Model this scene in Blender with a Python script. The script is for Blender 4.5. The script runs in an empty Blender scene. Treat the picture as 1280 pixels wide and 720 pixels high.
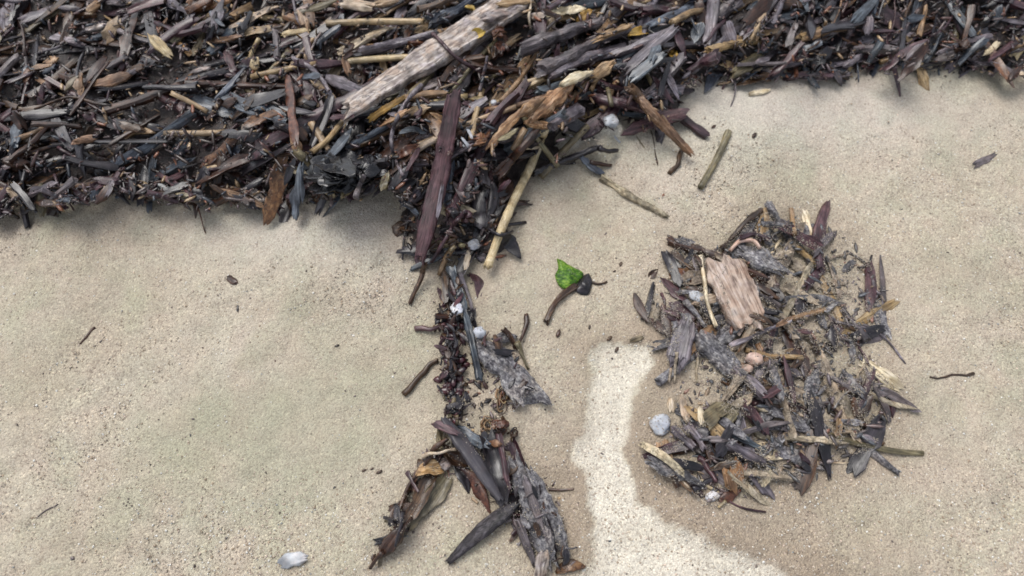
import bpy, bmesh, math, random
import numpy as np
from mathutils import Vector, Matrix, noise as mnoise

random.seed(7); rng = np.random.default_rng(7)
S = bpy.context.scene
C = S.collection
# ------------------------------------------------------------------ camera
CAM_H, PITCH, HALF = 0.70, math.radians(65), math.radians(25)
cd = bpy.data.cameras.new("camera"); cam = bpy.data.objects.new("camera", cd); C.objects.link(cam)
cam.location = (0, 0, CAM_H); cam.rotation_euler = (math.pi/2 - PITCH, 0, 0)
cd.sensor_fit = 'VERTICAL'; cd.sensor_height = 20.25; cd.angle_y = 2*HALF
cd.clip_start = 0.01; cd.clip_end = 200
cd.dof.use_dof = True; cd.dof.focus_distance = 0.70; cd.dof.aperture_fstop = 3.5
S.camera = cam
# ------------------------------------------------------------------ world, sun, exposure
SUN_EL, SUN_AZ = math.radians(61), math.radians(-38)     # azimuth from +Y towards +X
w = bpy.data.worlds.new("World"); S.world = w; w.use_nodes = True
nt = w.node_tree; bg = nt.nodes["Background"]
sky = nt.nodes.new("ShaderNodeTexSky"); sky.sky_type = 'NISHITA'; sky.sun_disc = False
sky.sun_elevation = SUN_EL; sky.sun_rotation = SUN_AZ; sky.air_density = 1.0; sky.dust_density = 3.0
hs = nt.nodes.new("ShaderNodeHueSaturation"); hs.inputs["Saturation"].default_value = 0.38
nt.links.new(sky.outputs[0], hs.inputs["Color"]); nt.links.new(hs.outputs[0], bg.inputs[0])
bg.inputs[1].default_value = 0.15
sl = bpy.data.lights.new("sun", 'SUN'); sl.energy = 1.2; sl.angle = math.radians(34); sl.color = (1, .975, .93)
so = bpy.data.objects.new("sun", sl); C.objects.link(so)
sd = Vector((math.sin(SUN_AZ)*math.cos(SUN_EL), math.cos(SUN_AZ)*math.cos(SUN_EL), math.sin(SUN_EL)))
so.rotation_euler = sd.to_track_quat('Z', 'Y').to_euler(); so.location = sd*3
S.view_settings.view_transform = 'Standard'; S.view_settings.look = 'None'
S.view_settings.gamma = 1; S.view_settings.use_curve_mapping = False
S.view_settings.exposure = 0.66
S.cycles.filter_width = 1.7

# ------------------------------------------------------------------ pixel <-> ground
cF = np.array([0, math.cos(PITCH), -math.sin(PITCH)]); cU = np.array([0, math.sin(PITCH), math.cos(PITCH)])
TH = math.tan(HALF)
def ground(px, py, z=0.0):
    px = np.asarray(px, float); py = np.asarray(py, float); z = np.asarray(z, float) + 0*px
    dx = (px-640)/360*TH; dy = np.maximum((360-py)/360*TH, -5)
    d = cF[None, :]*1 + dx.reshape(-1, 1)*np.array([1, 0, 0]) + dy.reshape(-1, 1)*cU
    t = (z.reshape(-1)-CAM_H)/d[:, 2]
    return d*t[:, None] + np.array([0, 0, CAM_H])
def mpp(p):      # metres per pixel at point(s)
    return ((p-np.array([0, 0, CAM_H]))@cF)*TH/360

# ------------------------------------------------------------------ numpy value noise
_perm = rng.random((256, 256))
def vn(x, y):
    x = np.asarray(x, float); y = np.asarray(y, float)
    xi = np.floor(x).astype(int); yi = np.floor(y).astype(int); fx = x-xi; fy = y-yi
    fx = fx*fx*(3-2*fx); fy = fy*fy*(3-2*fy)
    a = _perm[xi & 255, yi & 255]; b = _perm[(xi+1) & 255, yi & 255]
    c = _perm[xi & 255, (yi+1) & 255]; d = _perm[(xi+1) & 255, (yi+1) & 255]
    return (a*(1-fx)+b*fx)*(1-fy)+(c*(1-fx)+d*fx)*fy - .5
def fbm(x, y, o=3):
    s = 0; a = 1
    for k in range(o): s = s+a*vn(x*2**k+17*k, y*2**k+31*k); a *= .5
    return s
def smooth(e0, e1, x):
    t = np.clip((x-e0)/(e1-e0), 0, 1); return t*t*(3-2*t)
def sdf(x, y, poly):      # positive inside, metres
    px, py = poly[:, 0], poly[:, 1]; n = len(px)
    d = np.full(x.shape, 1e9); ins = np.zeros(x.shape, bool)
    for i in range(n):
        ax, ay, bx, by = px[i], py[i], px[(i+1) % n], py[(i+1) % n]
        ex, ey = bx-ax, by-ay
        t = np.clip(((x-ax)*ex+(y-ay)*ey)/(ex*ex+ey*ey+1e-12), 0, 1)
        d = np.minimum(d, (x-ax-t*ex)**2+(y-ay-t*ey)**2)
        c = ((ay > y) != (by > y))
        ins ^= c & (x < (bx-ax)*(y-ay)/(by-ay+1e-12)+ax)
    return np.where(ins, 1, -1)*np.sqrt(d)
def gp(pts): p = np.array(pts, float); return ground(p[:, 0], p[:, 1])[:, :2]

HEAP_PX = [(-700, 262), (-300, 240), (0, 262), (150, 236), (260, 252), (364, 246), (420, 243), (455, 238), (482, 224), (500, 236), (506, 262), (504, 290), (520, 316), (560, 326), (600, 324), (636, 312),
           (634, 288), (632, 262), (646, 236), (662, 214), (690, 206), (716, 196), (694, 190), (692, 176), (736, 158), (780, 146), (800, 160), (832, 176), (848, 140), (846, 110), (868, 101), (905, 104), (955, 92), (1040, 96), (1130, 78), (1280, 90), (1600, 70), (2000, 80),
           (2000, -230), (640, -250), (-700, -230)]
RIGHT_PX = [(806, 378), (838, 340), (846, 300), (900, 300), (955, 268), (1010, 262), (1070, 300), (1110, 360), (1090, 440), (1125, 500), (1090, 560), (1020, 596), (955, 606), (925, 625), (885, 636), (850, 606), (822, 584), (830, 545), (852, 520), (838, 470), (834, 425), (812, 400)]
CHAIN_PX = [(556, 330), (592, 334), (602, 372), (600, 410), (650, 415), (664, 490), (640, 520), (648, 560), (700, 600), (716, 700), (668, 712), (636, 640), (604, 640), (572, 600), (540, 622), (500, 672), (468, 704), (486, 650), (520, 580), (552, 540), (548, 470), (544, 400), (552, 360)]
PALE_PX = [(744, 436), (772, 430), (806, 438), (812, 456), (800, 476), (788, 500), (784, 530), (780, 560), (784, 592), (800, 622), (822, 648), (860, 668), (905, 690), (952, 702), (1010, 730), (1060, 790), (700, 790), (728, 740), (742, 700), (745, 660), (742, 622), (736, 592), (718, 574), (722, 552), (736, 545), (733, 520), (738, 494), (746, 468)]
LIP_PX = [(694, 188), (702, 181), (716, 183), (722, 172), (740, 161), (758, 158), (772, 164), (778, 174), (772, 184), (752, 180), (730, 186), (712, 196), (700, 199)]
TONGUE_PX = [(692, 186), (716, 176), (738, 162), (776, 158), (782, 188), (800, 230), (850, 250), (955, 240), (955, 100), (880, 104), (850, 120), (846, 180), (790, 190), (776, 186), (755, 186), (712, 200), (698, 200)]
HEAP, RIGHT, CHAIN, PALE, TONGUE, LIP = map(gp, (HEAP_PX, RIGHT_PX, CHAIN_PX, PALE_PX, TONGUE_PX, LIP_PX))

def sand_h(x, y):
    h = .020*fbm(x*2.2+3, y*2.2, 2) + .0022*np.maximum(0, vn(x*14+.5*y, y*60+3*fbm(x*5, y*5, 2)))*(np.abs(x) > .3) + .010*fbm(x*9, y*9+5, 2) + .0034*fbm(x*45, y*45, 2)
    far = smooth(1.2, 4, np.hypot(x, y-.4)); h = h*(1+6*far) + .03*(y-.4)
    def bump(px, py, r, a, e=1):
        g = ground([px], [py])[0]; return a*np.exp(-(((x-g[0])/r)**2+((y-g[1])/(r*e))**2))
    h = h + bump(750, 178, .045, .012, .6) + bump(900, 170, .12, .012) + bump(430, 330, .16, .012, .6)
    h = h + bump(900, 470, .10, .016, 1.6) + bump(880, 640, .06, .008, .8) + bump(620, 180, .2, .008)
    d = sdf(x, y, PALE)
    h = h - .0026*smooth(-.006, .008, d+.004*vn(x*90, y*90)) + .0022*np.exp(-((d+.012)/.010)**2)
    h = h + .006*smooth(-.004, .005, sdf(x, y, LIP)+.004*vn(x*80, y*80))
    return h

def mkmesh(name, V, F, mats, smooth_=True, sharp=0):
    me = bpy.data.meshes.new(name); me.from_pydata([tuple(v) for v in V] if not isinstance(V, np.ndarray) else V.tolist(), [], F if isinstance(F, list) else F.tolist())
    for m in (mats if isinstance(mats, list) else [mats]): me.materials.append(m)
    if smooth_: me.polygons.foreach_set("use_smooth", [True]*len(me.polygons))
    me.update()
    if smooth_ and sharp: me.set_sharp_from_angle(angle=math.radians(sharp))
    return me
def link(name, me, loc=(0, 0, 0), parent=None):
    o = bpy.data.objects.new(name, me); C.objects.link(o); o.location = loc
    if parent: o.parent = parent
    return o
def tag(o, label=None, cat=None, group=None, kind=None):
    if label: o["label"] = label
    if cat: o["category"] = cat
    if group: o["group"] = group
    if kind: o["kind"] = kind
    return o

# ------------------------------------------------------------------ materials
class N:
    def __init__(s, name):
        s.m = bpy.data.materials.new(name); s.m.use_nodes = True; s.t = s.m.node_tree; s.b = s.t.nodes["Principled BSDF"]
    def n(s, typ, **kw):
        o = s.t.nodes.new("ShaderNode"+typ)
        for k, v in kw.items():
            if k.startswith("i_"):
                key = k[2:].replace("_", " "); key = int(key) if key.isdigit() else key
                s.put(v, o.inputs[key])
            else: setattr(o, k, v)
        return o
    def put(s, v, inp):
        if isinstance(v, bpy.types.NodeSocket): s.t.links.new(v, inp)
        elif isinstance(v, tuple) and inp.type == 'RGBA': inp.default_value = v if len(v) == 4 else (*v, 1)
        else: inp.default_value = v
    def ramp(s, fac, stops):
        r = s.t.nodes.new("ShaderNodeValToRGB"); s.put(fac, r.inputs[0]); e = r.color_ramp.elements
        while len(e) < len(stops): e.new(.5)
        for k, (p, c) in enumerate(stops):
            e[k].position = p; e[k].color = (*c, 1) if isinstance(c, tuple) else (c, c, c, 1)
        return r.outputs[0]
    def mix(s, f, a, b, bt='MIX'):
        m = s.t.nodes.new("ShaderNodeMix"); m.data_type = 'RGBA'; m.blend_type = bt
        s.put(f, m.inputs[0]); s.put(a, m.inputs[6]); s.put(b, m.inputs[7]); return m.outputs[2]
    def math(s, op, a, b=0.0, c=0.0):
        m = s.t.nodes.new("ShaderNodeMath"); m.operation = op
        s.put(a, m.inputs[0]); s.put(b, m.inputs[1]); s.put(c, m.inputs[2]); return m.outputs[0]

def wood(name, dark, mid, light, rough=.45, streak=420, along=26, bump=.0007, contrast=1., coat=.25, grain=.25, crack=.75, mottle=.35):
    a = N(name)
    oi = a.n("ObjectInfo"); tc = a.n("TexCoord")
    off = a.n("VectorMath", operation='SCALE', i_0=(7.3, 5.1, 9.7), i_Scale=oi.outputs["Random"])
    v = a.n("VectorMath", operation='ADD', i_0=tc.outputs["Object"], i_1=off.outputs[0])
    mp = a.n("Mapping", i_Vector=v.outputs[0]); mp.inputs["Scale"].default_value = (along, streak, streak)
    n1 = a.n("TexNoise", i_Vector=mp.outputs[0], i_Scale=1., i_Detail=4., i_Roughness=.6, i_Distortion=.4)
    n2 = a.n("TexNoise", i_Vector=v.outputs[0], i_Scale=75., i_Detail=3., i_Roughness=.6)
    f = a.math('ADD', a.math('MULTIPLY', n1.outputs[0], .62), a.math('MULTIPLY', n2.outputs[0], .38))
    w_ = .16/contrast
    col = a.ramp(f, [(.5-w_, dark), (.5, mid), (.5+w_, light)])
    nm_ = a.n('TexNoise', i_Vector=v.outputs[0], i_Scale=52., i_Detail=3., i_Roughness=.7); col = a.mix(mottle, col, a.mix(1., col, a.ramp(nm_.outputs[0], [(.36, (.62, .60, .74)), (.5, (1., 1., 1.)), (.62, (1.12, .92, .80))]), 'MULTIPLY'))
    # wet dark patches and fine pale specks of dried salt and silt
    n3 = a.n("TexNoise", i_Vector=v.outputs[0], i_Scale=38., i_Detail=2.)
    col = a.mix(a.ramp(n3.outputs[0], [(.50, 0.), (.68, .65)]), col, tuple(c*.30 for c in dark))
    vo = a.n("TexVoronoi", i_Vector=v.outputs[0], i_Scale=420.)
    wn = a.n("TexNoise", i_Vector=v.outputs[0], i_Scale=60.)
    sp = a.math('MULTIPLY', a.ramp(vo.outputs[0], [(.12, 1.), (.30, 0.)]), a.ramp(wn.outputs[0], [(.52, 0.), (.66, 1.)]))
    col = a.mix(a.math('MULTIPLY', sp, grain), col, (.50, .44, .36))
    mp2 = a.n('Mapping', i_Vector=v.outputs[0]); mp2.inputs['Scale'].default_value = (along*.9, streak*.55, streak*.55)
    n4 = a.n('TexNoise', i_Vector=mp2.outputs[0], i_Scale=1., i_Detail=2., i_Distortion=.6)
    ck = a.ramp(n4.outputs[0], [(.455, 0.), (.485, 1.), (.515, 0.)]); col = a.mix(a.math('MULTIPLY', ck, crack), col, tuple(c*.4 for c in dark)); f = a.math('MULTIPLY_ADD', ck, -.35*crack, f)
    h = a.n("HueSaturation", i_Color=col, i_Hue=a.math('MULTIPLY_ADD', oi.outputs["Random"], .03, .485), i_Saturation=1.12, i_Value=a.math('MULTIPLY_ADD', oi.outputs["Random"], .36, .68))
    a.put(h.outputs[0], a.b.inputs["Base Color"])
    a.put(a.math('MULTIPLY_ADD', n3.outputs[0], -.5, rough+.27), a.b.inputs["Roughness"])
    a.b.inputs["Specular IOR Level"].default_value = .36; a.b.inputs["Coat Weight"].default_value = coat*.8; a.b.inputs["Coat Roughness"].default_value = .20
    b = a.n("Bump", i_Strength=.9, i_Distance=bump, i_Height=f)
    a.put(b.outputs[0], a.b.inputs["Normal"]); return a.m

M = {
 'black':   wood("wet_black_wood", (.005, .0045, .006), (.014, .011, .014), (.055, .048, .058), .34, coat=.4),
 'jet':     wood('wet_black_weed', (.003, .003, .004), (.008, .008, .010), (.028, .028, .036), .2, coat=.3, grain=.05),
 'plum':    wood("plum_brown_wood", (.018, .007, .010), (.055, .026, .031), (.150, .090, .098), .38, coat=.3),
 'brown':   wood("dark_brown_wood", (.012, .006, .004), (.045, .023, .014), (.135, .075, .046), .40, coat=.28),
 'rust':    wood("rust_brown_weed", (.035, .014, .008), (.115, .052, .030), (.27, .15, .09), .40, streak=200, along=120),
 'grey':    wood("grey_weathered_wood", (.03, .025, .026), (.115, .098, .100), (.28, .25, .255), .5, coat=.15),
 'lilac':   wood("lilac_grey_wood", (.035, .028, .033), (.135, .117, .130), (.35, .32, .345), .45, coat=.25),
 'slate':   wood("slate_blue_grey_bark", (.015, .018, .024), (.058, .068, .084), (.20, .235, .265), .38, coat=.4),
 'tan':     wood("tan_wood", (.09, .052, .028), (.27, .18, .105), (.50, .38, .26), .5, coat=.15),
 'orange':  wood("orange_tan_husk", (.12, .062, .032), (.31, .185, .105), (.56, .40, .27), .48, coat=.2, contrast=1.2),
 'reed':    wood("straw_reed", (.20, .145, .08), (.44, .34, .21), (.64, .54, .38), .45, streak=700, along=14, coat=.2),
 'yellow':  wood("yellow_leaf", (.20, .12, .03), (.46, .31, .10), (.65, .50, .24), .45, coat=.2),
 'cream':   wood("cream_wood", (.30, .23, .15), (.58, .49, .36), (.78, .70, .56), .5, coat=.1),
 'pale':    wood("pale_bleached_plank", (.12, .09, .08), (.34, .29, .26), (.58, .53, .50), .5, streak=230, along=34, bump=.0018, coat=.25, contrast=1.3, mottle=.55),
 'paletan': wood('pale_tan_slab', (.17, .12, .09), (.42, .335, .27), (.62, .54, .47), .55, streak=260, along=16, bump=.0014, coat=.05, contrast=1.2),
 'plumplank': wood('plum_plank', (.018, .007, .010), (.055, .024, .030), (.13, .075, .085), .60, streak=300, along=14, bump=.0010, coat=.1, grain=.1),
 'palereed': wood('pale_reed', (.27, .20, .12), (.52, .42, .28), (.70, .61, .46), .5, streak=700, along=14, coat=.1, grain=.15, crack=.3),
 'olive':   wood("olive_reed", (.055, .045, .028), (.155, .13, .080), (.31, .27, .18), .45, coat=.2),
 'sandy':   wood("sand_crusted_wood", (.035, .033, .038), (.15, .145, .152), (.38, .37, .36), .75, streak=300, along=220, bump=.0014, coat=0, contrast=1.3, grain=.8),
 'sandtan': wood("sand_crusted_tan_wood", (.14, .115, .085), (.33, .28, .21), (.55, .48, .38), .75, streak=300, along=160, bump=.0014, coat=0, contrast=1.2, grain=.8),
 'slatesmooth': wood('smooth_dark_wood', (.022, .020, .024), (.055, .050, .057), (.115, .108, .118), .5, bump=.0003, coat=.15, contrast=.7, grain=.15, crack=0),
 'charcoal': wood('rough_charred_wood', (.008, .007, .008), (.028, .024, .028), (.10, .092, .10), .6, bump=.0016, coat=.05, streak=300, along=90, grain=.3),
 'white':   wood("white_shell", (.30, .31, .34), (.47, .49, .52), (.62, .64, .67), .45, streak=120, along=90, bump=.0003, coat=.2, grain=.1, crack=0),
 'pink':    wood("pink_stone", (.34, .22, .18), (.50, .36, .30), (.62, .49, .42), .5, streak=150, along=120, coat=.2, crack=0),
 'wine':    wood("wine_red_bladder", (.010, .004, .006), (.045, .014, .019), (.12, .05, .056), .32, streak=150, along=120, coat=.5, crack=0),
 'green':   wood("green_leaf", (.012, .040, .004), (.060, .15, .012), (.24, .34, .07), .5, streak=420, along=240, coat=.12, grain=.8, bump=.0012, contrast=1.3, crack=0.5),
}
WORD = {'black': 'wet black', 'plum': 'plum brown', 'brown': 'dark brown', 'rust': 'rusty brown', 'grey': 'weathered grey', 'lilac': 'lilac grey', 'slate': 'slate blue', 'tan': 'tan', 'orange': 'orange tan',
        'reed': 'straw coloured', 'yellow': 'yellow', 'cream': 'cream', 'pale': 'pale bleached', 'olive': 'olive', 'sandy': 'sand crusted grey', 'sandtan': 'sand crusted tan', 'wine': 'wine red', 'jet': 'wet black', 'charcoal': 'charcoal', 'slatesmooth': 'dark slate'}

def sand_mat():
    a = N("coarse_beach_sand"); tc = a.n("TexCoord"); P = tc.outputs["Object"]
    at = a.n("Attribute", attribute_name="dry"); dm = a.n("Attribute", attribute_name="damp"); gr = a.n("Attribute", attribute_name="coarse")
    big = a.n("TexNoise", i_Vector=P, i_Scale=7., i_Detail=4., i_Roughness=.6)
    med = a.n("TexNoise", i_Vector=P, i_Scale=45., i_Detail=4., i_Roughness=.65)
    base = a.ramp(big.outputs[0], [(.34, (.335, .305, .228)), (.5, (.405, .358, .280)), (.66, (.432, .380, .310))])
    base = a.mix(a.ramp(med.outputs[0], [(.38, .0), (.68, .30)]), base, (.30, .24, .18))
    tint = a.n("TexNoise", i_Vector=P, i_Scale=14., i_Detail=2.)
    base = a.mix(a.ramp(tint.outputs[0], [(.55, 0.), (.68, .28)]), base, (.25, .265, .16))       # faint algae film
    fine_sheen = a.n('Attribute', attribute_name='fine'); base = a.mix(a.math('MULTIPLY', fine_sheen.outputs['Fac'], .75), base, (.475, .445, .395))  # paler mix paints the damp sheen at upper right into the fine sand colour
    al = a.n('Attribute', attribute_name='algae'); base = a.mix(a.math('MULTIPLY', al.outputs['Fac'], .5), base, (.27, .268, .19))
    hue = a.n('TexNoise', i_Vector=P, i_Scale=24., i_Detail=1.); base = a.mix(.3, base, a.mix(1., base, a.ramp(hue.outputs[0], [(.36, (1.05, .97, .98)), (.5, (1., 1., 1.)), (.64, (.95, 1.03, .98))]), 'MULTIPLY'))
    base = a.mix(a.ramp(dm.outputs["Fac"], [(0., 0.), (1., .85)]), base, (.25, .195, .14))
    base = a.mix(at.outputs["Fac"], base, (.565, .525, .445))
    v1 = a.n("TexVoronoi", i_Vector=P, i_Scale=520.); v2 = a.n("TexVoronoi", i_Vector=P, i_Scale=980.)
    bw1 = a.n("SeparateColor", i_Color=v1.outputs["Color"]); bw2 = a.n("SeparateColor", i_Color=v2.outputs["Color"])
    g1 = a.ramp(bw1.outputs[0], [(0., (.50, .46, .45)), (.14, (.84, .82, .80)), (.5, (1., 1., 1.)), (.88, (1.08, 1.07, 1.04)), (1., (1.5, 1.48, 1.42))])
    g2 = a.ramp(bw2.outputs[1], [(0., (.66, .62, .60)), (.3, (.94, .94, .94)), (.8, (1.06, 1.06, 1.06)), (1., (1.2, 1.2, 1.17))])
    amt = a.math('MULTIPLY_ADD', gr.outputs["Fac"], .45, a.math('MULTIPLY_ADD', fine_sheen.outputs['Fac'], -.3, .45))
    c = a.mix(amt, base, a.mix(1., base, g1, 'MULTIPLY')); c = a.mix(.8, c, a.mix(1., c, g2, 'MULTIPLY'))
    a.put(c, a.b.inputs["Base Color"])
    a.put(a.math('MULTIPLY_ADD', dm.outputs["Fac"], -.28, .82), a.b.inputs["Roughness"])
    h = a.math('ADD', a.math('MULTIPLY', v1.outputs["Distance"], -.7), a.math('MULTIPLY', v2.outputs["Distance"], -.35))
    h = a.math('ADD', h, a.math('MULTIPLY', med.outputs[0], 1.6))
    b = a.n("Bump", i_Strength=.75, i_Distance=.0016, i_Height=h); a.put(b.outputs[0], a.b.inputs["Normal"])
    return a.m
def attr_mat(name, rough=.5, coat=.1):
    a = N(name); at = a.n("Attribute", attribute_name="col"); tc = a.n("TexCoord")
    n1 = a.n("TexNoise", i_Vector=tc.outputs["Object"], i_Scale=300., i_Detail=3.)
    c = a.mix(1., at.outputs["Color"], a.ramp(n1.outputs[0], [(.3, .6), (.7, 1.35)]), 'MULTIPLY')
    a.put(c, a.b.inputs["Base Color"]); a.b.inputs["Roughness"].default_value = rough; a.b.inputs["Coat Weight"].default_value = coat
    b = a.n("Bump", i_Strength=.6, i_Distance=.0006, i_Height=n1.outputs[0]); a.put(b.outputs[0], a.b.inputs["Normal"]); return a.m
def bed_mat():
    a = N("rotted_weed_bed"); tc = a.n("TexCoord")
    n1 = a.n("TexNoise", i_Vector=tc.outputs["Object"], i_Scale=160., i_Detail=5., i_Roughness=.7)
    a.put(a.ramp(n1.outputs[0], [(.35, (.008, .006, .006)), (.55, (.03, .02, .017)), (.75, (.09, .06, .045))]), a.b.inputs["Base Color"])
    a.b.inputs["Roughness"].default_value = .5
    b = a.n("Bump", i_Strength=1., i_Distance=.003, i_Height=n1.outputs[0]); a.put(b.outputs[0], a.b.inputs["Normal"]); return a.m
SAND, GRAIN, LITTER, BED = sand_mat(), attr_mat("sand_grain", .6, .05), attr_mat("rotted_litter", .42, .3), bed_mat()

# ------------------------------------------------------------------ the sand sheet
def axis(lo, hi, step, far):
    a = list(np.arange(lo, hi, step)); s = step; x = hi
    out = []
    while x < far: out.append(x); s *= 1.25; x += s
    s = step; x = lo-step; neg = []
    while x > -far: neg.append(x); s *= 1.25; x -= s
    return np.array(neg[::-1]+a+out)
gx = axis(-.86, .86, .0034, 60); gy = axis(-.06, .92, .0034, 60)
X, Y = np.meshgrid(gx, gy); sh = X.shape; Xf, Yf = X.ravel(), Y.ravel()
Zs = sand_h(Xf, Yf)
wob = .008*vn(Xf*55, Yf*55)+.005*vn(Xf*140, Yf*140)
dP = sdf(Xf, Yf, PALE)+wob*1.25+.004*vn(Xf*260, Yf*260)+.003
dH = sdf(Xf, Yf, HEAP); dR = sdf(Xf, Yf, RIGHT); dC = sdf(Xf, Yf, CHAIN); dT = sdf(Xf, Yf, TONGUE)
dry = smooth(-.004, .007, dP)*.95*(.88+.5*fbm(Xf*24, Yf*24, 2)) + .22*smooth(-.004, .02, dT+wob) + .8*smooth(-.003, .002, sdf(Xf, Yf, LIP)+wob*.3)
damp = 1.05*np.exp(-(np.minimum(dP, 0)/.034)**2)*(dP < 0)*(.75+.7*vn(Xf*20, Yf*20)) + .5*smooth(.05, .55, fbm(Xf*3.1+4, Yf*3.1+8, 3))
damp = damp + .45*np.exp(-(np.minimum(dR, 0)/.03)**2) + .35*np.exp(-(np.minimum(dC, 0)/.012)**2) + .35*np.exp(-(np.minimum(dH, 0)/.02)**2)
damp = np.clip(damp*(1-np.clip(dry, 0, 1)), 0, 1)
coarse = np.clip(.5+1.3*fbm(Xf*6+9, Yf*6, 2), 0, 1)
gO = ground([400], [560], 0)[0]; olive = np.clip(np.exp(-((Xf-gO[0]+.05)/.16)**2-((Yf-gO[1])/.13)**2)*(.8+1.2*fbm(Xf*12, Yf*12, 2)), 0, 1)
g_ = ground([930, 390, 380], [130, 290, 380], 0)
fine = np.clip(np.exp(-((Xf-g_[0, 0])/.30)**2-((Yf-g_[0, 1])/.09)**2)+.8*np.exp(-((Xf-g_[1, 0])/.16)**2-((Yf-g_[1, 1])/.06)**2), 0, 1)  # fine-grained spots; the upper right one also carries a painted damp sheen
ny, nx = sh; idx = np.arange(nx*ny).reshape(ny, nx)
F = np.stack([idx[:-1, :-1], idx[:-1, 1:], idx[1:, 1:], idx[1:, :-1]], -1).reshape(-1, 4)
me = mkmesh("sand", np.stack([Xf, Yf, Zs], 1), F, SAND)
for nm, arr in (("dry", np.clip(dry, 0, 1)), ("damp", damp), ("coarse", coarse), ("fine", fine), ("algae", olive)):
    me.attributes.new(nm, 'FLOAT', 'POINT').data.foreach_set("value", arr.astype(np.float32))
tag(link("sand", me), kind="structure")

# ------------------------------------------------------------------ height map used to lay every piece on what lies below it
HX0, HY0, HS = -1.3, -.15, .003
hx = np.arange(HX0, 1.3, HS); hy = np.arange(HY0, 1.5, HS)
HXg, HYg = np.meshgrid(hx, hy)
HM = sand_h(HXg.ravel(), HYg.ravel()).reshape(HXg.shape)
def bed_h(x, y):
    dh = sdf(x, y, HEAP)+.012*vn(x*40, y*40); dr = sdf(x, y, RIGHT)+.008*vn(x*50, y*50)
    hgt = .034*(1-np.exp(-np.maximum(dh, 0)/.05))+.003*smooth(0, .004, dh) + (.008*(1-np.exp(-np.maximum(dr, 0)/.03)))
    return hgt + (dh > 0)*(.012*vn(x*30, y*30)+.008*vn(x*80, y*80)), np.maximum(dh, dr)
bh, bd = bed_h(HXg.ravel(), HYg.ravel())
# the bed under the heap: closed lumpy mass, rises out of the sand
bxs = np.arange(-1.3, 1.3, .006); bys = np.arange(.30, 1.45, .006); BX, BY = np.meshgrid(bxs, bys)
b_h, b_d = bed_h(BX.ravel(), BY.ravel()); dh_only = sdf(BX.ravel(), BY.ravel(), HEAP)+.012*vn(BX.ravel()*40, BY.ravel()*40)
bz = sand_h(BX.ravel(), BY.ravel()) + np.where(dh_only > .002, b_h, -.004)
bi = np.arange(BX.size).reshape(BX.shape); q = np.stack([bi[:-1, :-1], bi[:-1, 1:], bi[1:, 1:], bi[1:, :-1]], -1).reshape(-1, 4)
keep = (dh_only[q] > -.008).any(1); q = q[keep]; used, inv = np.unique(q, return_inverse=True)
bed = link("rotted_weed_bed", mkmesh("rotted_weed_bed", np.stack([BX.ravel(), BY.ravel(), bz], 1)[used], inv.reshape(-1, 4), BED))
tag(bed, "dark mass of rotted weed showing in the gaps of the driftwood heap", "rotted weed", kind="stuff")
HM = HM + np.where(sdf(HXg.ravel(), HYg.ravel(), HEAP) > 0, bh, 0).reshape(HM.shape)
def hat(x, y):
    i = np.clip(((np.asarray(x)-HX0)/HS).round().astype(int), 0, len(hx)-1); j = np.clip(((np.asarray(y)-HY0)/HS).round().astype(int), 0, len(hy)-1)
    return HM[j, i]
def raise_to(x, y, z):
    i = np.clip(((x-HX0)/HS).round().astype(int), 0, len(hx)-1); j = np.clip(((y-HY0)/HS).round().astype(int), 0, len(hy)-1)
    np.maximum.at(HM, (j, i), z)

def catmull(pts, n):
    p = np.array(pts, float)
    if len(p) == 2: return p[0]+(p[1]-p[0])*np.linspace(0, 1, n)[:, None]
    q = np.vstack([2*p[0]-p[1], p, 2*p[-1]-p[-2]]); out = []
    for u in np.linspace(0, len(p)-1, n):
        k = min(int(u), len(p)-2); t = u-k; a, b, c, d = q[k:k+4]
        out.append(.5*((2*b)+(c-a)*t+(2*a-5*b+4*c-d)*t*t+(3*b-a-3*c+d)*t**3))
    return np.array(out)

# presets: thickness ratio, superellipse power, profile, roughness of outline, jagged ends, droop, curl
KIND = {
 'stick':  dict(t=.80, pw=2.7, prof='taper', rough=.24, jag=.9, drape=.25, curl=0),
 'twig':   dict(t=.95, pw=2.0, prof='taper', rough=.22, jag=.3, drape=.45, curl=0),
 'reed_stem': dict(t=.85, pw=2.0, prof='reed', rough=.04, jag=.35, drape=.1, curl=0),
 'wood_splinter': dict(t=.42, pw=3.6, prof='splinter', rough=.26, jag=1.7, drape=.03, curl=0),
 'plank':  dict(t=.34, pw=4.5, prof='plank', rough=.10, jag=1.0, drape=.0, curl=0),
 'bark_strip': dict(t=.17, pw=2.8, prof='plank', rough=.28, jag=1.3, drape=.25, curl=.4),
 'dead_leaf': dict(t=.07, pw=2.0, prof='leaf', rough=.22, jag=.1, drape=.5, curl=.45),
 'blade':  dict(t=.20, pw=2.2, prof='leaf', rough=.06, jag=.1, drape=.2, curl=.25),
 'spindle': dict(t=.70, pw=2.5, prof='leaf', rough=.26, jag=.5, drape=.1, curl=0),
 'shard': dict(t=.42, pw=2.6, prof='shard', rough=.10, jag=.35, drape=0, curl=0),
 'wood_chip': dict(t=.40, pw=3.2, prof='chip', rough=.22, jag=.6, drape=.1, curl=0),
}
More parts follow.
